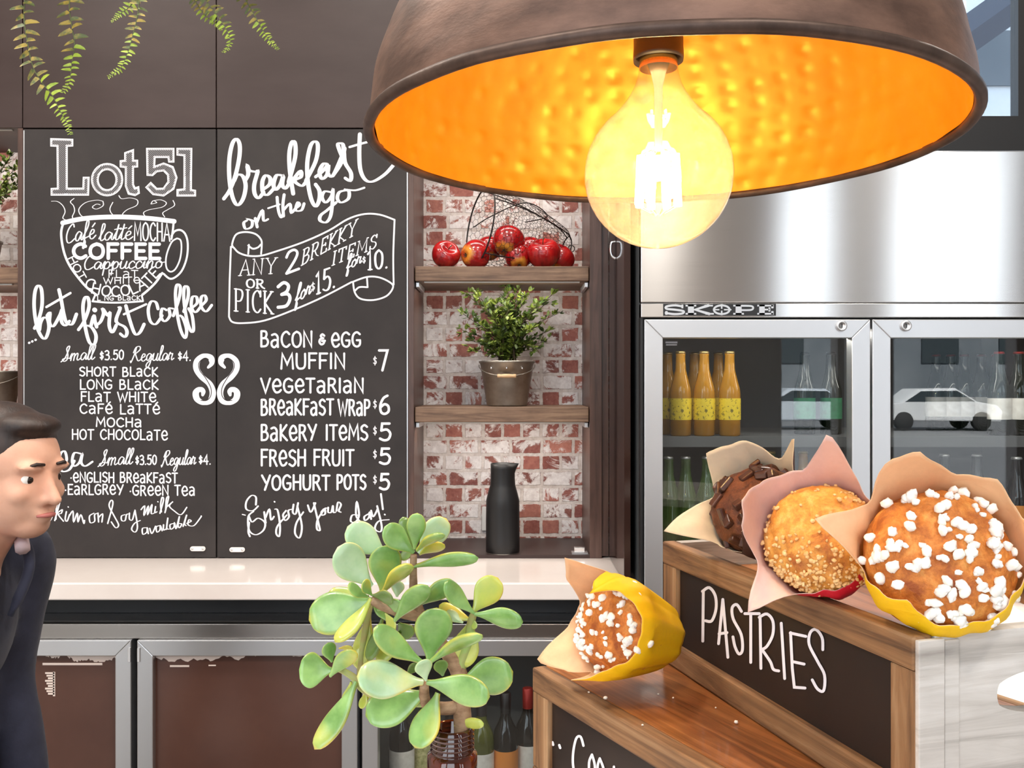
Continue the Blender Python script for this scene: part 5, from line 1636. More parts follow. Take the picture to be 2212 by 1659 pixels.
def muffin(label, C, ax, rd, Lb, outer, inner, dome_m, petals, dome_h=.62, seed=1, rb=.66, topping='pearls', n_top=80, cell=None):
    ax = Vector(ax).normalized()
    rx = Vector((1, 0, 0)); rx = (rx - ax * rx.dot(ax)).normalized()
    uy = ax.cross(rx)
    if uy.z < 0: uy = -uy
    C = Vector(C)
    base = C - ax * Lb                       # C is the centre of the rim circle
    t = thing('muffin', label, 'muffin', C)
    def pt(th, rad, s): return base + ax * s + (rx * math.cos(th) + uy * math.sin(th)) * rad
    pet = sorted([(p[0] % 360, p[1], p[2]) for p in petals])
    pet = [(pet[-1][0] - 360,) + pet[-1][1:]] + pet + [(pet[0][0] + 360,) + pet[0][1:]]
    def ext(deg):
        for (a0_, l0, f0), (a1_, l1, f1) in zip(pet, pet[1:]):
            if a0_ <= deg <= a1_:
                k = (deg - a0_) / max(1e-6, a1_ - a0_)
                kl = k ** 1.5 if l1 > l0 else 1 - (1 - k) ** 1.5     # papers run to points
                return l0 + (l1 - l0) * kl, f0 + (f1 - f0) * k
        return pet[0][1], pet[0][2]
    NU, N1, N2 = 96, 10, 9
    def wf(i, j):
        th = 2 * PI * i / NU; deg = 360 * i / NU
        fold = 1 + .035 * math.cos(8 * th + seed) * (1 if j < N1 else .6) + .012 * math.cos(19 * th + seed * 2)
        if j < N1:
            k = j / (N1 - 1)
            if j == 0: return pt(th, .0005, 0)
            if j == 1: return pt(th, rd * rb * .97 * fold, .0005)
            k = (j - 1) / (N1 - 2)
            return pt(th, (rd * rb + (rd * 1.04 - rd * rb) * k ** .85) * fold, Lb * k)
        k = (j - N1 + 1) / N2
        l, fl = ext(deg)
        fr_ = R(fl)
        # the paper leaves along the cup and turns out (or in) towards its tip
        rad = rd * 1.04 * fold; s = Lb
        steps = 6
        for q in range(steps):
            kk = (q + .5) / steps * k
            an = R(16) * (1 - kk) + fr_ * min(1, kk * 1.6)
            rad += l * k / steps * math.sin(an); s += l * k / steps * math.cos(an)
        return pt(th, max(rad, rd * .18), s)
    w = MB().grid(wf, NU, N1 + N2, closed_u=True)
    # outside of the grid is the coloured face, inside the pale one
    part('paper_wrapper', w, [outer, inner], t, solid=.0006)
    def dome_r(d):
        q = d * 2.2 + Vector((seed * 7.3, seed, 0))
        return 1 + .07 * mnoise.noise(q) + .035 * mnoise.noise(q * 3.1) + .016 * mnoise.noise(q * 8)
    def df(i, j):
        th = 2 * PI * i / 64; ph = PI * .5 * j / 23
        k = -.55 + 1.55 * (j / 23)             # from inside the cup to the crown
        if k < 0:
            rad, s = rd * (.97 + .10 * k), Lb + rd * .7 * k
            p = pt(th, rad, s)
            return p
        ph = k * PI / 2
        dv = Vector((math.cos(ph) * math.cos(th), math.cos(ph) * math.sin(th), math.sin(ph)))
        rr = dome_r(dv) * (1 if k > .05 else 1)
        rad = rd * .985 * math.cos(ph) ** .72 * (1 + (rr - 1) * min(1, k * 4)); s = Lb + rd * dome_h * math.sin(ph) * rr
        return pt(th, rad, s)
    dm = part('muffin_top', MB().grid(df, 64, 24, closed_u=True), dome_m, t, merge=True)
    rnd = random.Random(seed)
    def on_dome(k, th):
        ph = k * PI / 2
        dv = Vector((math.cos(ph) * math.cos(th), math.cos(ph) * math.sin(th), math.sin(ph)))
        rr = dome_r(dv)
        p = pt(th, rd * .985 * math.cos(ph) ** .72 * (1 + (rr - 1) * min(1, k * 4)), Lb + rd * dome_h * math.sin(ph) * rr)
        n = ((rx * math.cos(th) + uy * math.sin(th)) * math.cos(ph) + ax * math.sin(ph)).normalized()
        return p, n
    if topping in ('pearls', 'streusel'):
        mb = MB()
        big = topping == 'pearls'
        for q in range(n_top):
            k = math.acos(min(1, (rnd.random() * .97) ** (.5 / .72))) / (PI / 2); th = rnd.uniform(0, 2 * PI)
            if not big:
                # crumble lies thickest on the lower side
                th = R(rnd.gauss(285, 62)); k = 1 - math.sqrt(rnd.random()) * .95
            p, n = on_dome(max(.03, k), th)
            for _ in range(rnd.choice((1, 1, 1, 2, 3)) if big else 1):
                r = rd * (rnd.uniform(.042, .10) if big else rnd.uniform(.022, .055))
                off = Vector((rnd.uniform(-1, 1), rnd.uniform(-1, 1), rnd.uniform(-1, 1))) * r * .8
                sd = Vector((rnd.random() * 50, rnd.random() * 50, 3))
                q_ = Vector((rnd.uniform(-1, 1), rnd.uniform(-1, 1), rnd.uniform(-1, 1))).normalized()
                M_ = Matrix.Translation(p + off - n * off.dot(n) + n * r * .35) @ Vector((0, 0, 1)).rotation_difference(q_).to_matrix().to_4x4()
                mb.ball((0, 0, 0), (r, r * rnd.uniform(.6, .95), r * rnd.uniform(.55, .8)), 8, 6, M=M_, fn=lambda d_, sd=sd: 1 + .42 * mnoise.noise(d_ * 1.5 + sd))
        o = part('pearl_sugar' if big else 'crumble_topping', mb, 'sugar_white' if big else 'streusel', t)
        o['kind'] = 'stuff'
        if big: o['label'] = 'white pearl sugar'
    else:
        for q in range(n_top):
            k = 1 - math.sqrt(rnd.random()) * .95; th = rnd.uniform(0, 2 * PI)
            p, n = on_dome(max(.08, k), th)
            a_, b_, c_ = rd * rnd.uniform(.10, .2), rd * rnd.uniform(.08, .14), rd * rnd.uniform(.05, .08)
            M_ = Matrix.Translation(p + n * c_ * .2) @ Vector((0, 0, 1)).rotation_difference((n + Vector((rnd.uniform(-.5, .5), rnd.uniform(-.5, .5), rnd.uniform(-.5, .5)))).normalized()).to_matrix().to_4x4() @ Matrix.Rotation(rnd.uniform(0, 6), 4, 'Z')
            part('chocolate_chunk', MB().box(-a_, a_, -b_, b_, -c_, c_, M=M_), 'chocolate', t, bevel=rd * .03, merge=True)
    return t
ZT1 = ZU + .1324      # top of the upper crate
# petals: (angle round the rim as seen, paper length beyond the rim, how far it turns out)
muffin('big sugar-topped muffin in yellow paper, nearest the grey crate end', P(2026, 1212, .655), (-.18, -.86, .42), .0525, .060, 'paper_yellow', 'paper_peach', 'muffin_golden',
       [(4, .056, 12), (24, .020, 12), (50, .032, 24), (72, .022, 12), (98, .050, 14), (114, .044, 22), (134, .012, 40), (162, .046, 66), (184, .006, 10), (204, .020, -16), (226, .036, -24), (250, .022, -30), (282, .020, -30), (316, .024, -30), (340, .020, -20)], seed=2, n_top=100, rb=.62)
muffin('crumble-topped muffin in red paper, between the chocolate one and the big sugared one', P(1776, 1168, .74), (-.38, -.76, .48), .0465, .056, 'paper_red', 'paper_pink', 'muffin_apple',
       [(5, .008, -20), (40, .010, 20), (70, .068, 14), (94, .020, 26), (128, .036, 14), (158, .058, 0), (176, .050, 2), (196, .014, 20), (222, .048, 84), (240, .006, 10), (264, .012, -30), (300, .014, -34), (336, .012, -34)], seed=5, topping='streusel', n_top=420, dome_h=.7)
muffin('dark chocolate muffin in brown paper at the far end of the upper crate', P(1636, 1104, .885), (-.60, -.56, .54), .0455, .056, 'paper_brown', 'paper_cream', 'muffin_chocolate',
       [(24, .054, 30), (44, .016, 30), (70, .040, 10), (112, .046, 14), (140, .008, 30), (184, .056, 62), (208, .004, 30), (240, .006, 0), (262, .040, -18), (290, .058, -34), (320, .052, -40), (345, .012, -20)], seed=9, topping='chunks', n_top=46, dome_h=.75)
muffin('small sugar-topped muffin in yellow paper leaning on the lower crate', P(1336, 1354, .885), (-.72, -.58, .30), .0465, .066, 'paper_yellow', 'paper_peach', 'muffin_golden',
       [(8, .024, -22), (30, .034, -30), (52, .066, -44), (74, .050, -36), (88, .016, 6), (104, .060, 14), (122, .044, 2), (146, .010, 10), (170, .014, 40), (196, .056, 70), (218, .026, 40), (234, .010, 6), (252, .054, 4), (276, .034, -14), (310, .018, -24), (340, .018, -24)], seed=13, n_top=80)

# paper plate peeping out from under the big muffin
mat('plate_white', srgb(238, 236, 238), .35)
q = P(2115, 1330, .78)
pl = thing('plate', 'white plate peeping out from under the big sugared muffin', 'plate', (.405, .722, ZT1 - .0275))
part('dish', MB().lathe([(0, .0015), (.050, .0015), (.066, .006), (.080, .010), (.081, .0115), (.066, .0085), (.049, .004), (0, .004)], 48, c=(.405, .722, ZT1 - .0275), cap0=False), 'plate_white', pl)

# ------------------------------------------------------------------ succulent in a brown bottle
def leaf_mat(name, g1, g2, yel, k):
    m, nt, b, out = new_mat(name)
    at = nt.nodes.new('ShaderNodeAttribute'); at.attribute_name = 'edge'
    v = coords(nt)
    n = noise_node(nt, v, 42, 4, .6); n2 = noise_node(nt, v, 420, 3)
    g = ramp(nt, n.outputs['Fac'], [(.3, g1), (.7, g2)])
    n3 = noise_node(nt, v, 24, 2)
    ef = math_node(nt, 'MULTIPLY', math_node(nt, 'MULTIPLY', at.outputs['Fac'], .7), ramp_fac(nt, n3.outputs['Fac'], .40, .64))
    ef = math_node(nt, 'ADD', ef, math_node(nt, 'MULTIPLY', ramp_fac(nt, n3.outputs['Fac'], .58 - k, .76 - k), .6), True)
    nt.links.new(mixc(nt, ef, g, yel), b.inputs['Base Color'])
    b.inputs['Roughness'].default_value = .30
    b.inputs['Coat Weight'].default_value = .5
    b.inputs['Coat Roughness'].default_value = .18
    b.inputs['Subsurface Weight'].default_value = .25
    b.inputs['Subsurface Radius'].default_value = (.004, .006, .002)
    b.inputs['Subsurface Scale'].default_value = .6
    bump(nt, b, n2.outputs['Fac'], .12, .0006)
def ramp_fac(nt, fac, lo, hi):
    mr = nt.nodes.new('ShaderNodeMapRange'); mr.clamp = True
    mr.inputs[1].default_value = lo; mr.inputs[2].default_value = hi
    nt.links.new(fac, mr.inputs[0]); return mr.outputs[0]
leaf_mat('jade_leaf', srgb(92, 136, 62), srgb(146, 184, 108), srgb(218, 190, 64), 0)
leaf_mat('jade_leaf_pale', srgb(150, 184, 140), srgb(188, 212, 176), srgb(226, 200, 82), 0)
leaf_mat('jade_leaf_yellow', srgb(150, 172, 78), srgb(190, 194, 88), srgb(222, 184, 62), .10)
leaf_mat('jade_leaf_dark', srgb(74, 104, 44), srgb(110, 138, 62), srgb(190, 166, 60), 0)
mat('jade_stem', srgb(136, 164, 88), .5, c2=srgb(160, 140, 90), scale=60)
mat('jade_bark', srgb(120, 90, 66), .8, c2=srgb(170, 140, 110), scale=70, stretch=(1, 1, 2), bmp=.5, bdist=.001)
m_, nt_, b_, out_ = new_mat('brown_glass')
b_.inputs['Base Color'].default_value = col4(srgb(96, 36, 18)); b_.inputs['Roughness'].default_value = .04
b_.inputs['Transmission Weight'].default_value = .7; b_.inputs['IOR'].default_value = 1.45; b_.inputs['Coat Weight'].default_value = .6

YP = .60
bq = P(977, 1570, YP)
suc = thing('potted_succulent', 'bright green jade plant cutting growing from a brown glass bottle', 'plant', (bq.x, YP, ZC))
hb = bq.z - ZC
rN = .0137
bp = [(0, .0004), (.027, .0004), (.0300, .004), (.0300, hb - .115), (.0275, hb - .098), (.0200, hb - .066), (rN + .0012, hb - .040), (rN + .0010, hb - .033), (rN + .0030, hb - .031), (rN + .0030, hb - .018), (rN + .0004, hb - .0165)]
for k in range(5):
    z_ = hb - .0155 + k * .0030
    bp += [(rN, z_), (rN + .0011, z_ + .0010), (rN + .0011, z_ + .0016), (rN, z_ + .0026)]
bp += [(rN, hb), (rN - .0015, hb + .0005), (rN - .0028, hb - .0005), (rN - .0028, hb - .05)]
part('bottle', MB().lathe(bp, 40, c=(bq.x, YP, ZC), cap0=False, cap1=False), 'brown_glass', suc)
S4b = .34891; O4b = (620, 1080)
def c4(x, y, dy=0.0): return P(O4b[0] + x * S4b, O4b[1] + y * S4b, YP + dy)
# woody stems
for pts, rr, m in [([(1092, 1440, 0), (1085, 1330, 0), (1075, 1200, .004), (1060, 1060, .006), (960, 900, .008), (840, 740, .006), (790, 600, .004), (782, 480, .002), (784, 340, .0)], [.0085, .0082, .0078, .0075, .0062, .0055, .0045, .0035, .003], 'jade_bark'),
                   ([(1075, 1280, .002), (960, 1290, -.002), (860, 1255, -.008), (850, 1140, -.018)], [.0062, .006, .0052, .004], 'jade_bark'),
                   ([(840, 720, .006), (720, 700, 0), (600, 660, -.006), (520, 620, -.01)], [.0055, .005, .0042, .0034], 'jade_bark'),
                   ([(860, 1250, -.004), (640, 1240, 0), (480, 1170, .002), (420, 1105, .002), (350, 1060, .002), (290, 1040, 0)], [.0050, .0046, .0042, .0034, .0028, .0022], 'jade_stem'),
                   ([(1060, 1060, .006), (1120, 900, .008), (1140, 760, .004), (1160, 695, 0)], [.006, .005, .0038, .003], 'jade_stem'),
                   ([(520, 620, -.01), (500, 720, .004), (470, 900, .01), (450, 1100, .006)], [.003, .003, .003, .003], 'jade_stem')]:
    sp = smooth_path([tuple(c4(*p)) + (r * .74,) for p, r in zip(pts, rr)], 6)
    part('stem', MB().tube([p[:3] for p in sp], [p[3] for p in sp], 10), m, suc)

def jade_leaf(bx, by, tx, ty, w, roll=0, db=0., dt=-.010, m='jade_leaf', curl=.10, arch=.06, wide=.62):
    """fleshy leaf from base to tip (zoom pixels), w its full breadth in the same pixels"""
    B = c4(bx, by, db); T = c4(tx, ty, dt)
    ax = T - B; L = ax.length; ax.normalize()
    view = ((B + T) / 2 - Vector((0, 0, CAMZ))).normalized()
    N = -(view - ax * view.dot(ax)).normalized()
    S = ax.cross(N)
    c, s = math.cos(R(roll)), math.sin(R(roll))
    N, S = N * c + S * s, S * c - N * s
    W = w * S4b / F * YP / max(.34, abs(c)) * .5
    NV, NU = 20, 10
    v = []; e = []
    th0 = min(.0030, L * .075)
    for side in (1, -1):
        for j in range(NV + 1):
            t = j / NV
            if t > wide:
                f = math.sqrt(max(0, 1 - ((t - wide) / (1 - wide)) ** 2))
            else:
                q = t / wide; f = .17 + .83 * (q * q * (3 - 2 * q)) ** .85
            for i in range(NU + 1):
                u = -1 + 2 * i / NU
                uu = math.sin(u * PI / 2)
                tk = th0 * math.sqrt(max(0, 1 - uu * uu)) * (.6 + .4 * f) * (1 if f > .02 else 0) * min(1, (1 - t) * 9 + .05)
                p = B + ax * (t * L) + S * (W * f * uu) + N * (curl * W * f * uu * uu + side * tk + arch * L * (math.sin(t * PI)) * -1 + arch * L * .5 * t * t)
                v.append(p); e.append(min(1., max(0, (abs(uu) - .88) / .12) + max(0, (t - .95) / .05)))
    o = (NV + 1) * (NU + 1)
    f_ = []
    for j in range(NV):
        for i in range(NU):
            a = j * (NU + 1) + i
            f_.append((a, a + 1, a + NU + 2, a + NU + 1)); f_.append((o + a + NU + 1, o + a + NU + 2, o + a + 1, o + a))
    mb = MB().add(v, f_, 0, True)
    ob = part('leaf', mb, m, suc)
    at = ob.data.attributes.new('edge', 'FLOAT', 'POINT')
    at.data.foreach_set('value', e)
    bm = bmesh.new(); bm.from_mesh(ob.data); bmesh.ops.remove_doubles(bm, verts=bm.verts, dist=5e-6); bmesh.ops.recalc_face_normals(bm, faces=bm.faces); bm.to_mesh(ob.data); bm.free()
G, PL, YL, DK = 'jade_leaf', 'jade_leaf_pale', 'jade_leaf_yellow', 'jade_leaf_dark'
for args in [
 # crown of the tall stem
 (785, 325, 715, 105, 95, 10, .006, .012, DK), (815, 330, 985, 112, 165, 15, .004, .008, PL), (782, 325, 600, 165, 150, 15, 0, -.008, G), (790, 300, 806, 76, 118, 0, -.004, -.014, G), (803, 310, 968, 203, 58, 55, -.004, -.020, G),
 (785, 330, 700, 350, 62, 30, .004, .010, DK), (820, 335, 975, 270, 70, 50, .004, .0, YL), (780, 412, 1190, 352, 88, 30, 0, -.012, G),
 # big leaves at the upper edge
 (610, 340, 372, 165, 195, 12, .016, .014, PL), (520, 530, 308, 290, 215, 12, .002, -.012, PL), (590, 565, 618, 276, 205, 10, .004, .0, G), (590, 572, 768, 388, 92, 40, -.002, -.016, G), (680, 600, 690, 500, 85, 20, .008, .012, PL),
 # left rosette
 (505, 600, 258, 575, 95, 35, .004, .010, YL), (520, 622, 138, 745, 258, 12, -.004, -.004, G), (522, 615, 302, 888, 92, 45, -.010, -.024, YL), (500, 600, 372, 530, 72, 40, -.008, -.016, G), (525, 590, 470, 500, 70, 30, -.010, -.018, G), (530, 590, 662, 612, 82, 40, -.010, -.016, DK),
 (560, 680, 720, 640, 90, 30, -.004, -.010, G), (668, 742, 872, 520, 128, 25, -.008, -.024, G), (610, 700, 665, 815, 62, 40, -.004, -.008, YL), (815, 650, 1035, 500, 120, 20, .008, .010, G), (640, 760, 540, 640, 60, 30, .0, .004, G),
 (510, 712, 440, 1045, 128, 20, .010, .010, YL), (590, 735, 505, 995, 86, 30, .004, .006, DK), (690, 760, 770, 850, 105, 20, .012, .014, DK), (700, 820, 560, 1000, 110, 25, .012, .016, YL),
 # right rosette
 (1155, 700, 970, 510, 112, 25, -.002, -.014, G), (1155, 690, 1305, 480, 178, 12, .002, .008, YL), (1165, 706, 1465, 752, 122, 25, -.002, -.014, G), (1140, 745, 940, 655, 92, 35, .006, .010, YL), (1140, 745, 1075, 1036, 178, 14, .008, .006, YL), (1150, 735, 1165, 800, 40, 30, .002, 0, YL),
 (1090, 760, 985, 690, 70, 30, .004, .006, PL),
 # front rosette
 (1060, 1140, 1400, 1060, 232, 14, .004, .004, G), (835, 1005, 528, 795, 148, 22, -.012, -.028, G), (880, 990, 925, 662, 228, 10, -.012, -.016, G), (890, 998, 1210, 822, 76, 48, -.016, -.034, G), (740, 1085, 815, 1010, 62, 30, .004, .004, DK), (965, 1090, 945, 990, 92, 10, -.004, -.002, DK),
 (868, 1190, 488, 1340, 225, 18, -.010, -.014, G), (840, 1128, 428, 1095, 222, 14, -.018, -.034, PL), (870, 1128, 1262, 1215, 176, 18, -.020, -.036, G), (860, 1115, 838, 985, 108, 10, -.022, -.034, PL), (935, 1195, 798, 1538, 170, 30, -.016, -.026, G), (1040, 1395, 1222, 1380, 66, 30, -.002, -.012, YL),
 # lower left
 (275, 1055, 74, 1052, 214, 10, .004, .0, G), (268, 1088, 422, 925, 108, 25, -.006, -.016, G), (278, 1002, 250, 882, 92, 15, -.002, -.006, G), (320, 920, 410, 915, 30, 50, .004, .004, YL), (398, 1125, 348, 1300, 66, 35, .008, .008, YL), (430, 1125, 178, 1548, 124, 38, -.004, -.018, G), (490, 1190, 458, 1292, 52, 30, .004, .002, YL), (520, 1200, 470, 1230, 50, 30, .006, .006, YL),
]:
    jade_leaf(*args)
# ------------------------------------------------------------------ hanging fern
mat('fern_old', srgb(78, 92, 48), .55, c2=srgb(164, 142, 60), scale=48, lo=.42, hi=.6)
mat('fern_young', srgb(122, 150, 40), .5, c2=srgb(172, 190, 62), scale=60)
mat('fern_stalk', srgb(92, 104, 60), .6)
mat('planter_grey', srgb(70, 66, 62), .7)
YFERN = 1.72
pf = P(300, -150, YFERN)
fern = thing('hanging_fern', 'fern fronds hanging down in front of the dark overhead cupboards', 'plant', (pf.x, YFERN, pf.z))
rf = random.Random(21)
FR = [([(60, -150), (58, -40), (52, 30), (58, 85), (70, 140), (88, 175), (112, 205), (130, 240), (146, 268), (152, 292)], 0.0, 24),
      ([(165, -150), (160, -40), (150, 10), (155, 55), (161, 95), (155, 140), (150, 178), (134, 202)], .05, 26),
      ([(330, -150), (320, -60), (302, 0), (296, 40), (286, 80), (276, 115), (262, 145), (233, 168)], -.04, 17),
      ([(320, -120), (310, -30), (282, 12), (262, 28), (240, 48)], -.02, 13),
      ([(380, -150), (400, -60), (440, -5), (462, 24), (482, 52), (496, 80), (496, 98), (482, 114)], .02, 18),
      ([(390, -120), (410, -30), (425, 8), (444, 34), (468, 52), (478, 66)], .06, 15),
      ([(450, -150), (490, -70), (525, -10), (548, 30), (566, 62), (584, 90), (602, 108)], .10, 17)]
for path, dy, wpx in FR:
    sp = smooth_path([(a, b) for a, b in path], 14)
    n = len(sp)
    pts = [P(a, b, YFERN + dy + .03 * (1 - i / n)) for i, (a, b) in enumerate(sp)]
    top = pts[0]
    stalk = MB().tube(pts, [.0013 * (1 - .7 * i / n) for i in range(n)], 5)
    fr_o = part('frond', stalk, 'fern_stalk', fern)
    tot = sum((b - a).length for a, b in zip(pts, pts[1:]))
    old, young = MB(), MB()
    s = 0.0; k = 0; acc = 0.0; i = 0
    while s < tot:
        while i < n - 2 and acc + (pts[i + 1] - pts[i]).length < s:
            acc += (pts[i + 1] - pts[i]).length; i += 1
        p = pts[i]; d = (pts[i + 1] - pts[i]).normalized()
        fr_ = s / tot
        side = 1 if k % 2 else -1
        L = 1.22 * wpx / F * YFERN * (1.0 if fr_ < .72 else max(.25, 1 - (fr_ - .72) / .28 * .8)) * rf.uniform(.85, 1.1)
        out_ = d.cross(Vector((0, -1, 0))).normalized() * side
        dirv = (out_ + d * .28 + Vector((0, rf.uniform(-.5, .35), rf.uniform(-.15, .25)))).normalized()
        nrm = Vector((rf.uniform(-.4, .4), -1, rf.uniform(.1, .7)))
        sx2 = dirv.cross(nrm).normalized(); nz = sx2.cross(dirv)
        W = L * .44
        q = [p, p + dirv * L * .10 + sx2 * W * .62 + nz * L * .03, p + dirv * L * .45 + sx2 * W * .44 + nz * L * .05, p + dirv * L * .8 + sx2 * W * .26, p + dirv * L - nz * L * .08,
             p + dirv * L * .8 - sx2 * W * .28, p + dirv * L * .45 - sx2 * W * .42 + nz * L * .05, p + dirv * L * .10 - sx2 * W * .35 + nz * L * .02, p + dirv * L * .45 - nz * L * .02]
        (young if fr_ > .70 + rf.uniform(-.08, .08) else old).add(q, [(0, 8, 1), (1, 8, 2), (2, 8, 3), (3, 8, 4), (4, 8, 5), (5, 8, 6), (6, 8, 7), (7, 8, 0)], 0, True)
        s += L * .36; k += 1
    part('leaflets', old, 'fern_old', fr_o)
    part('young_leaflets', young, 'fern_young', fr_o)
pz = P(270, -150, YFERN)
part('planter', MB().box(pz.x - .30, pz.x + .30, YFERN - .02, YFERN + .16, pz.z + .0, pz.z + .15), 'planter_grey', fern, bevel=.01)
for sx2 in (-.27, .27):
    part('hanger', MB().tube([(pz.x + sx2, YFERN + .07, pz.z + .14), (pz.x + sx2, YFERN + .07, 3.6)], .004, 6), 'black_plastic', fern)

# ------------------------------------------------------------------ the person walking past
mat('skin', srgb(226, 178, 152), .5, c2=srgb(214, 158, 132), scale=14, sss=.12)
mat('hair_brown', srgb(34, 22, 18), .5, c2=srgb(52, 34, 26), scale=60, stretch=(1, 1, .2), bmp=.4, bscale=180)
mat('navy_cloth', srgb(34, 36, 54), .85, c2=srgb(46, 48, 68), scale=20, bmp=.15, bscale=220, sheen=.1)
mat('shirt_pink', srgb(222, 196, 198), .8)
mat('trouser_cloth', srgb(28, 28, 36), .85)
mat('shoe_black', (.012, .012, .013), .35)
mat('eye_white', srgb(240, 236, 230), .2)
mat('iris_dark', srgb(40, 26, 18), .2)
mat('lip', srgb(192, 112, 104), .45)
PXx, PY = -.985, 1.62
per = thing('person', 'person in a navy jacket leaning forward, walking past the coffee menu', 'person', (PXx, PY, 0))
fwd = Vector((.95, -.31, 0)).normalized(); sid = Vector((-fwd.y, fwd.x, 0)); upv = Vector((0, 0, 1))   # sid: the person's own left
def fused(name, mb, m, vox, parent, smooth=6):
    o = part(name, mb, m, parent)
    md = o.modifiers.new('r', 'REMESH'); md.mode = 'VOXEL'; md.voxel_size = vox; md.use_smooth_shade = True
    md = o.modifiers.new('s', 'SMOOTH'); md.iterations = smooth; md.factor = .5
    return o
def limb(mb, pts, rr, n=14):
    sp = smooth_path([tuple(p) + (r,) for p, r in zip(pts, rr)], 5)
    mb.tube([p[:3] for p in sp], [p[3] for p in sp], n)
    mb.ball(pts[0], rr[0], 12, 8); mb.ball(pts[-1], rr[-1], 12, 8)
H = Vector((-.893, 1.60, 1.308))        # middle of the head
tiltm = Matrix.Rotation(R(6), 4, sid)   # head bent a little forward
def hd(f, s, u):
    v = fwd * f + sid * s + upv * u
    return H + (tiltm.to_3x3() @ v)
hips = Vector((-1.10, 1.62, .80)); chest = Vector((-1.04, 1.61, 1.05)); neck0 = Vector((-.965, 1.605, 1.175))
headM = Matrix.Translation(H) @ tiltm @ Matrix(((fwd.x, sid.x, 0, 0), (fwd.y, sid.y, 0, 0), (0, 0, 1, 0), (0, 0, 0, 1)))
b = MB()
def hb_(f, s, u, rf_, rs, ru, nu=24, nv=16): b.ball((f, s, u), (rf_, rs, ru), nu, nv, M=headM)
hb_(-.012, 0, .030, .096, .077, .084, 32, 20)      # cranium
hb_(.028, 0, -.022, .062, .062, .085, 28, 18)      # face
hb_(.050, 0, -.078, .034, .036, .028)              # chin
hb_(.030, 0, -.062, .048, .052, .034)              # jaw
for s_ in (-1, 1):
    hb_(.056, s_ * .036, -.022, .026, .022, .022)  # cheek
    hb_(.074, s_ * .028, .026, .016, .026, .009)   # brow
    hb_(-.012, s_ * .080, -.004, .018, .008, .031) # ear
    hb_(.086, s_ * .010, -.033, .012, .010, .008)  # nostril wing
limb(b, [hd(.078, 0, .018), hd(.090, 0, -.008), hd(.105, 0, -.030)], [.008, .010, .011])
hb_(.082, 0, -.055, .014, .022, .0055); hb_(.080, 0, -.065, .014, .020, .006)   # lips
limb(b, [neck0 + Vector((-.02, 0, -.05)), neck0, hd(-.015, 0, -.06)], [.064, .056, .052])
# trunk
b.ball(chest, (.105, .155, .175), 24, 16); b.ball(hips, (.11, .15, .13), 24, 16); b.ball((chest + hips) / 2, (.10, .135, .16), 24, 16)
sh = {}
for s_, swing in ((-1, -.05), (1, .02)):
    S0 = chest + sid * (s_ * .165) + Vector((.015, 0, .085)); sh[s_] = S0
    E = S0 + Vector((-.045 + swing * .6, s_ * .02, -.25)); Wt = E + Vector((.03 + swing, s_ * -.01, -.22))
    limb(b, [chest + sid * (s_ * .08) + Vector((.01, 0, .09)), S0, S0.lerp(E, .5), E, E.lerp(Wt, .4), Wt], [.06, .056, .046, .038, .037, .026])
    dh = (Wt - E).normalized()
    palm = Wt + dh * .05
    limb(b, [Wt, Wt + dh * .03, palm + dh * .02], [.024, .030, .030])
    for k, (ln, off) in enumerate([(.072, .030), (.080, .010), (.075, -.010), (.060, -.029)]):
        f0 = palm + dh * .035 + fwd * off
        limb(b, [f0, f0 + dh * ln * .5 - sid * s_ * .006, f0 + dh * ln * .95 - sid * s_ * .022], [.0092, .0085, .0072], 8)
    t0_ = Wt + dh * .03 + fwd * .024
    limb(b, [t0_, t0_ + dh * .03 + fwd * .022, t0_ + dh * .058 + fwd * .028], [.012, .0105, .0085], 8)
    sh[(s_, 'e')] = E; sh[(s_, 'w')] = Wt
for s_, st in ((-1, .16), (1, -.15)):
    h0 = hips + sid * (s_ * .085) + Vector((0, 0, -.05)); kn = Vector((h0.x + st * .55 + .03, h0.y, .43)); an = Vector((h0.x + st, h0.y, .085))
    limb(b, [h0, h0.lerp(kn, .5), kn, kn.lerp(an, .35), an], [.085, .072, .054, .052, .036])
    sh[(s_, 'l')] = (h0, kn, an)
fused('body', b, 'skin', .0055, per, 4)
# eyes, brows and lips
for s_ in (-1, 1):
    e = hd(.0665, s_ * .030, .004)
    eb = part('eye', MB().ball(e, .0125, 14, 10), 'eye_white', per)
    part('iris', MB().ball(e + (tiltm.to_3x3() @ (fwd * .0062)), .0082, 12, 8), 'iris_dark', eb)
    part('eyebrow', MB().tube([hd(.088, s_ * .014, .031), hd(.088, s_ * .030, .033), hd(.076, s_ * .048, .025)], [.0028, .0034, .002], 6), 'hair_brown', per)
part('lips', MB().tube([hd(.086, -.020, -.059), hd(.0965, -.006, -.057), hd(.0965, .006, -.057), hd(.086, .020, -.059)], [.002, .0045, .0045, .002], 8), 'lip', per)
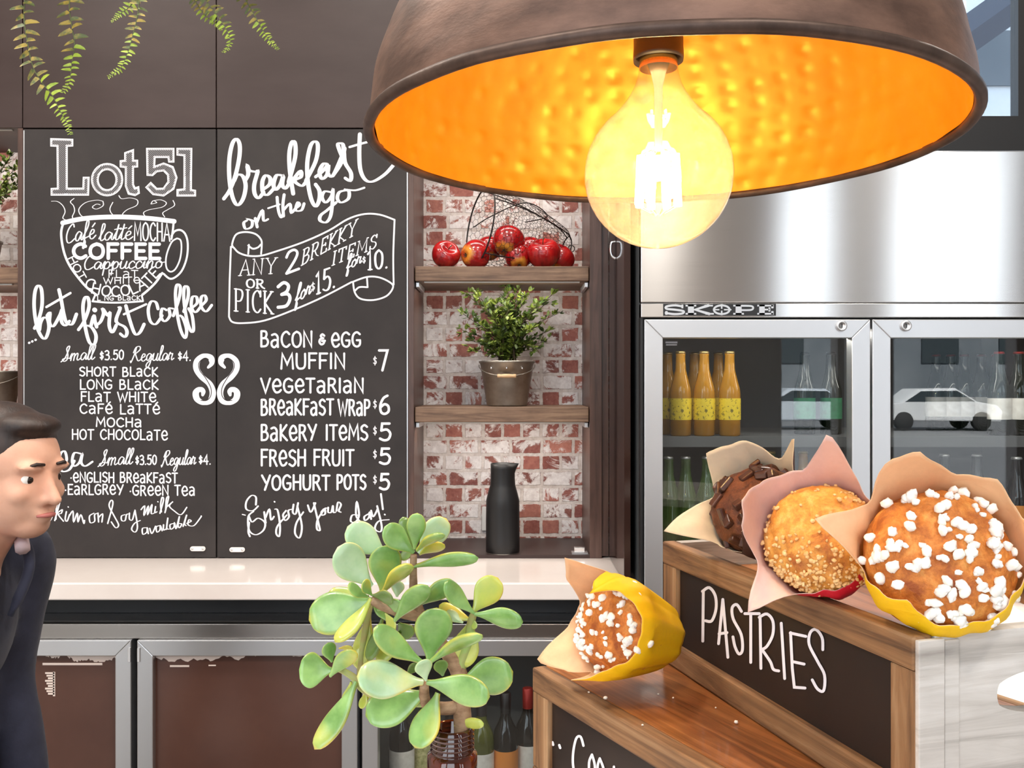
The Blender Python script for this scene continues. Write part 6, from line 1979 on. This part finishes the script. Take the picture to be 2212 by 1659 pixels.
# hair
hm = MB()
def hairball(f, s, u, a, c_, d_): hm.ball((f, s, u), (a, c_, d_), 28, 18, M=headM)
hairball(-.026, 0, .046, .098, .086, .084); hairball(-.050, 0, .0, .080, .084, .088); hairball(.030, .0, .094, .050, .060, .022)
hairball(-.07, 0, -.05, .05, .066, .07)
fused('hair', hm, 'hair_brown', .007, per, 3)
# jacket, shirt collar, trousers, shoes
j = MB()
j.ball(chest, (.125, .175, .185), 24, 16); j.ball(hips + Vector((0, 0, .03)), (.128, .168, .14), 24, 16); j.ball((chest + hips) / 2, (.118, .158, .17), 24, 16)
for s_ in (-1, 1):
    limb(j, [chest + sid * (s_ * .07) + Vector((.005, 0, .085)), sh[s_], sh[s_].lerp(sh[(s_, 'e')], .5), sh[(s_, 'e')], sh[(s_, 'e')].lerp(sh[(s_, 'w')], .5), sh[(s_, 'w')]], [.068, .070, .060, .053, .050, .042])
fused('jacket', j, 'navy_cloth', .009, per, 5)
for s_ in (-1, 1):
    c0 = neck0 + sid * (s_ * .01)
    part('lapel', MB().tube(smooth_path([tuple(c0 + fwd * -.06 + sid * s_ * .05 + upv * .035), tuple(c0 + fwd * .035 + sid * s_ * .06 + upv * .01), tuple(c0 + fwd * .078 + sid * s_ * .040 + upv * -.04), tuple(c0 + fwd * .062 + sid * s_ * .014 + upv * -.12)], 5), [.004] + [.010] * 13 + [.006] * 2, 8), 'navy_cloth', per)
    part('shirt_collar', MB().tube(smooth_path([tuple(c0 + fwd * -.055 + sid * s_ * .035 + upv * .055), tuple(c0 + fwd * .025 + sid * s_ * .056 + upv * .035), tuple(c0 + fwd * .085 + sid * s_ * .020 + upv * .0)], 5), [.010] * 8 + [.013] * 3, 8), 'shirt_pink', per)
tr_ = MB()
tr_.ball(hips + Vector((0, 0, -.02)), (.118, .158, .13), 24, 16)
for s_ in (-1, 1):
    h0, kn, an = sh[(s_, 'l')]
    limb(tr_, [h0, h0.lerp(kn, .5), kn, an + Vector((0, 0, .03))], [.095, .084, .068, .056])
    part('shoe', MB().ball((an.x + .06, an.y, .045), (.135, .048, .045), 20, 12), 'shoe_black', per)
fused('trousers', tr_, 'trouser_cloth', .011, per, 4)
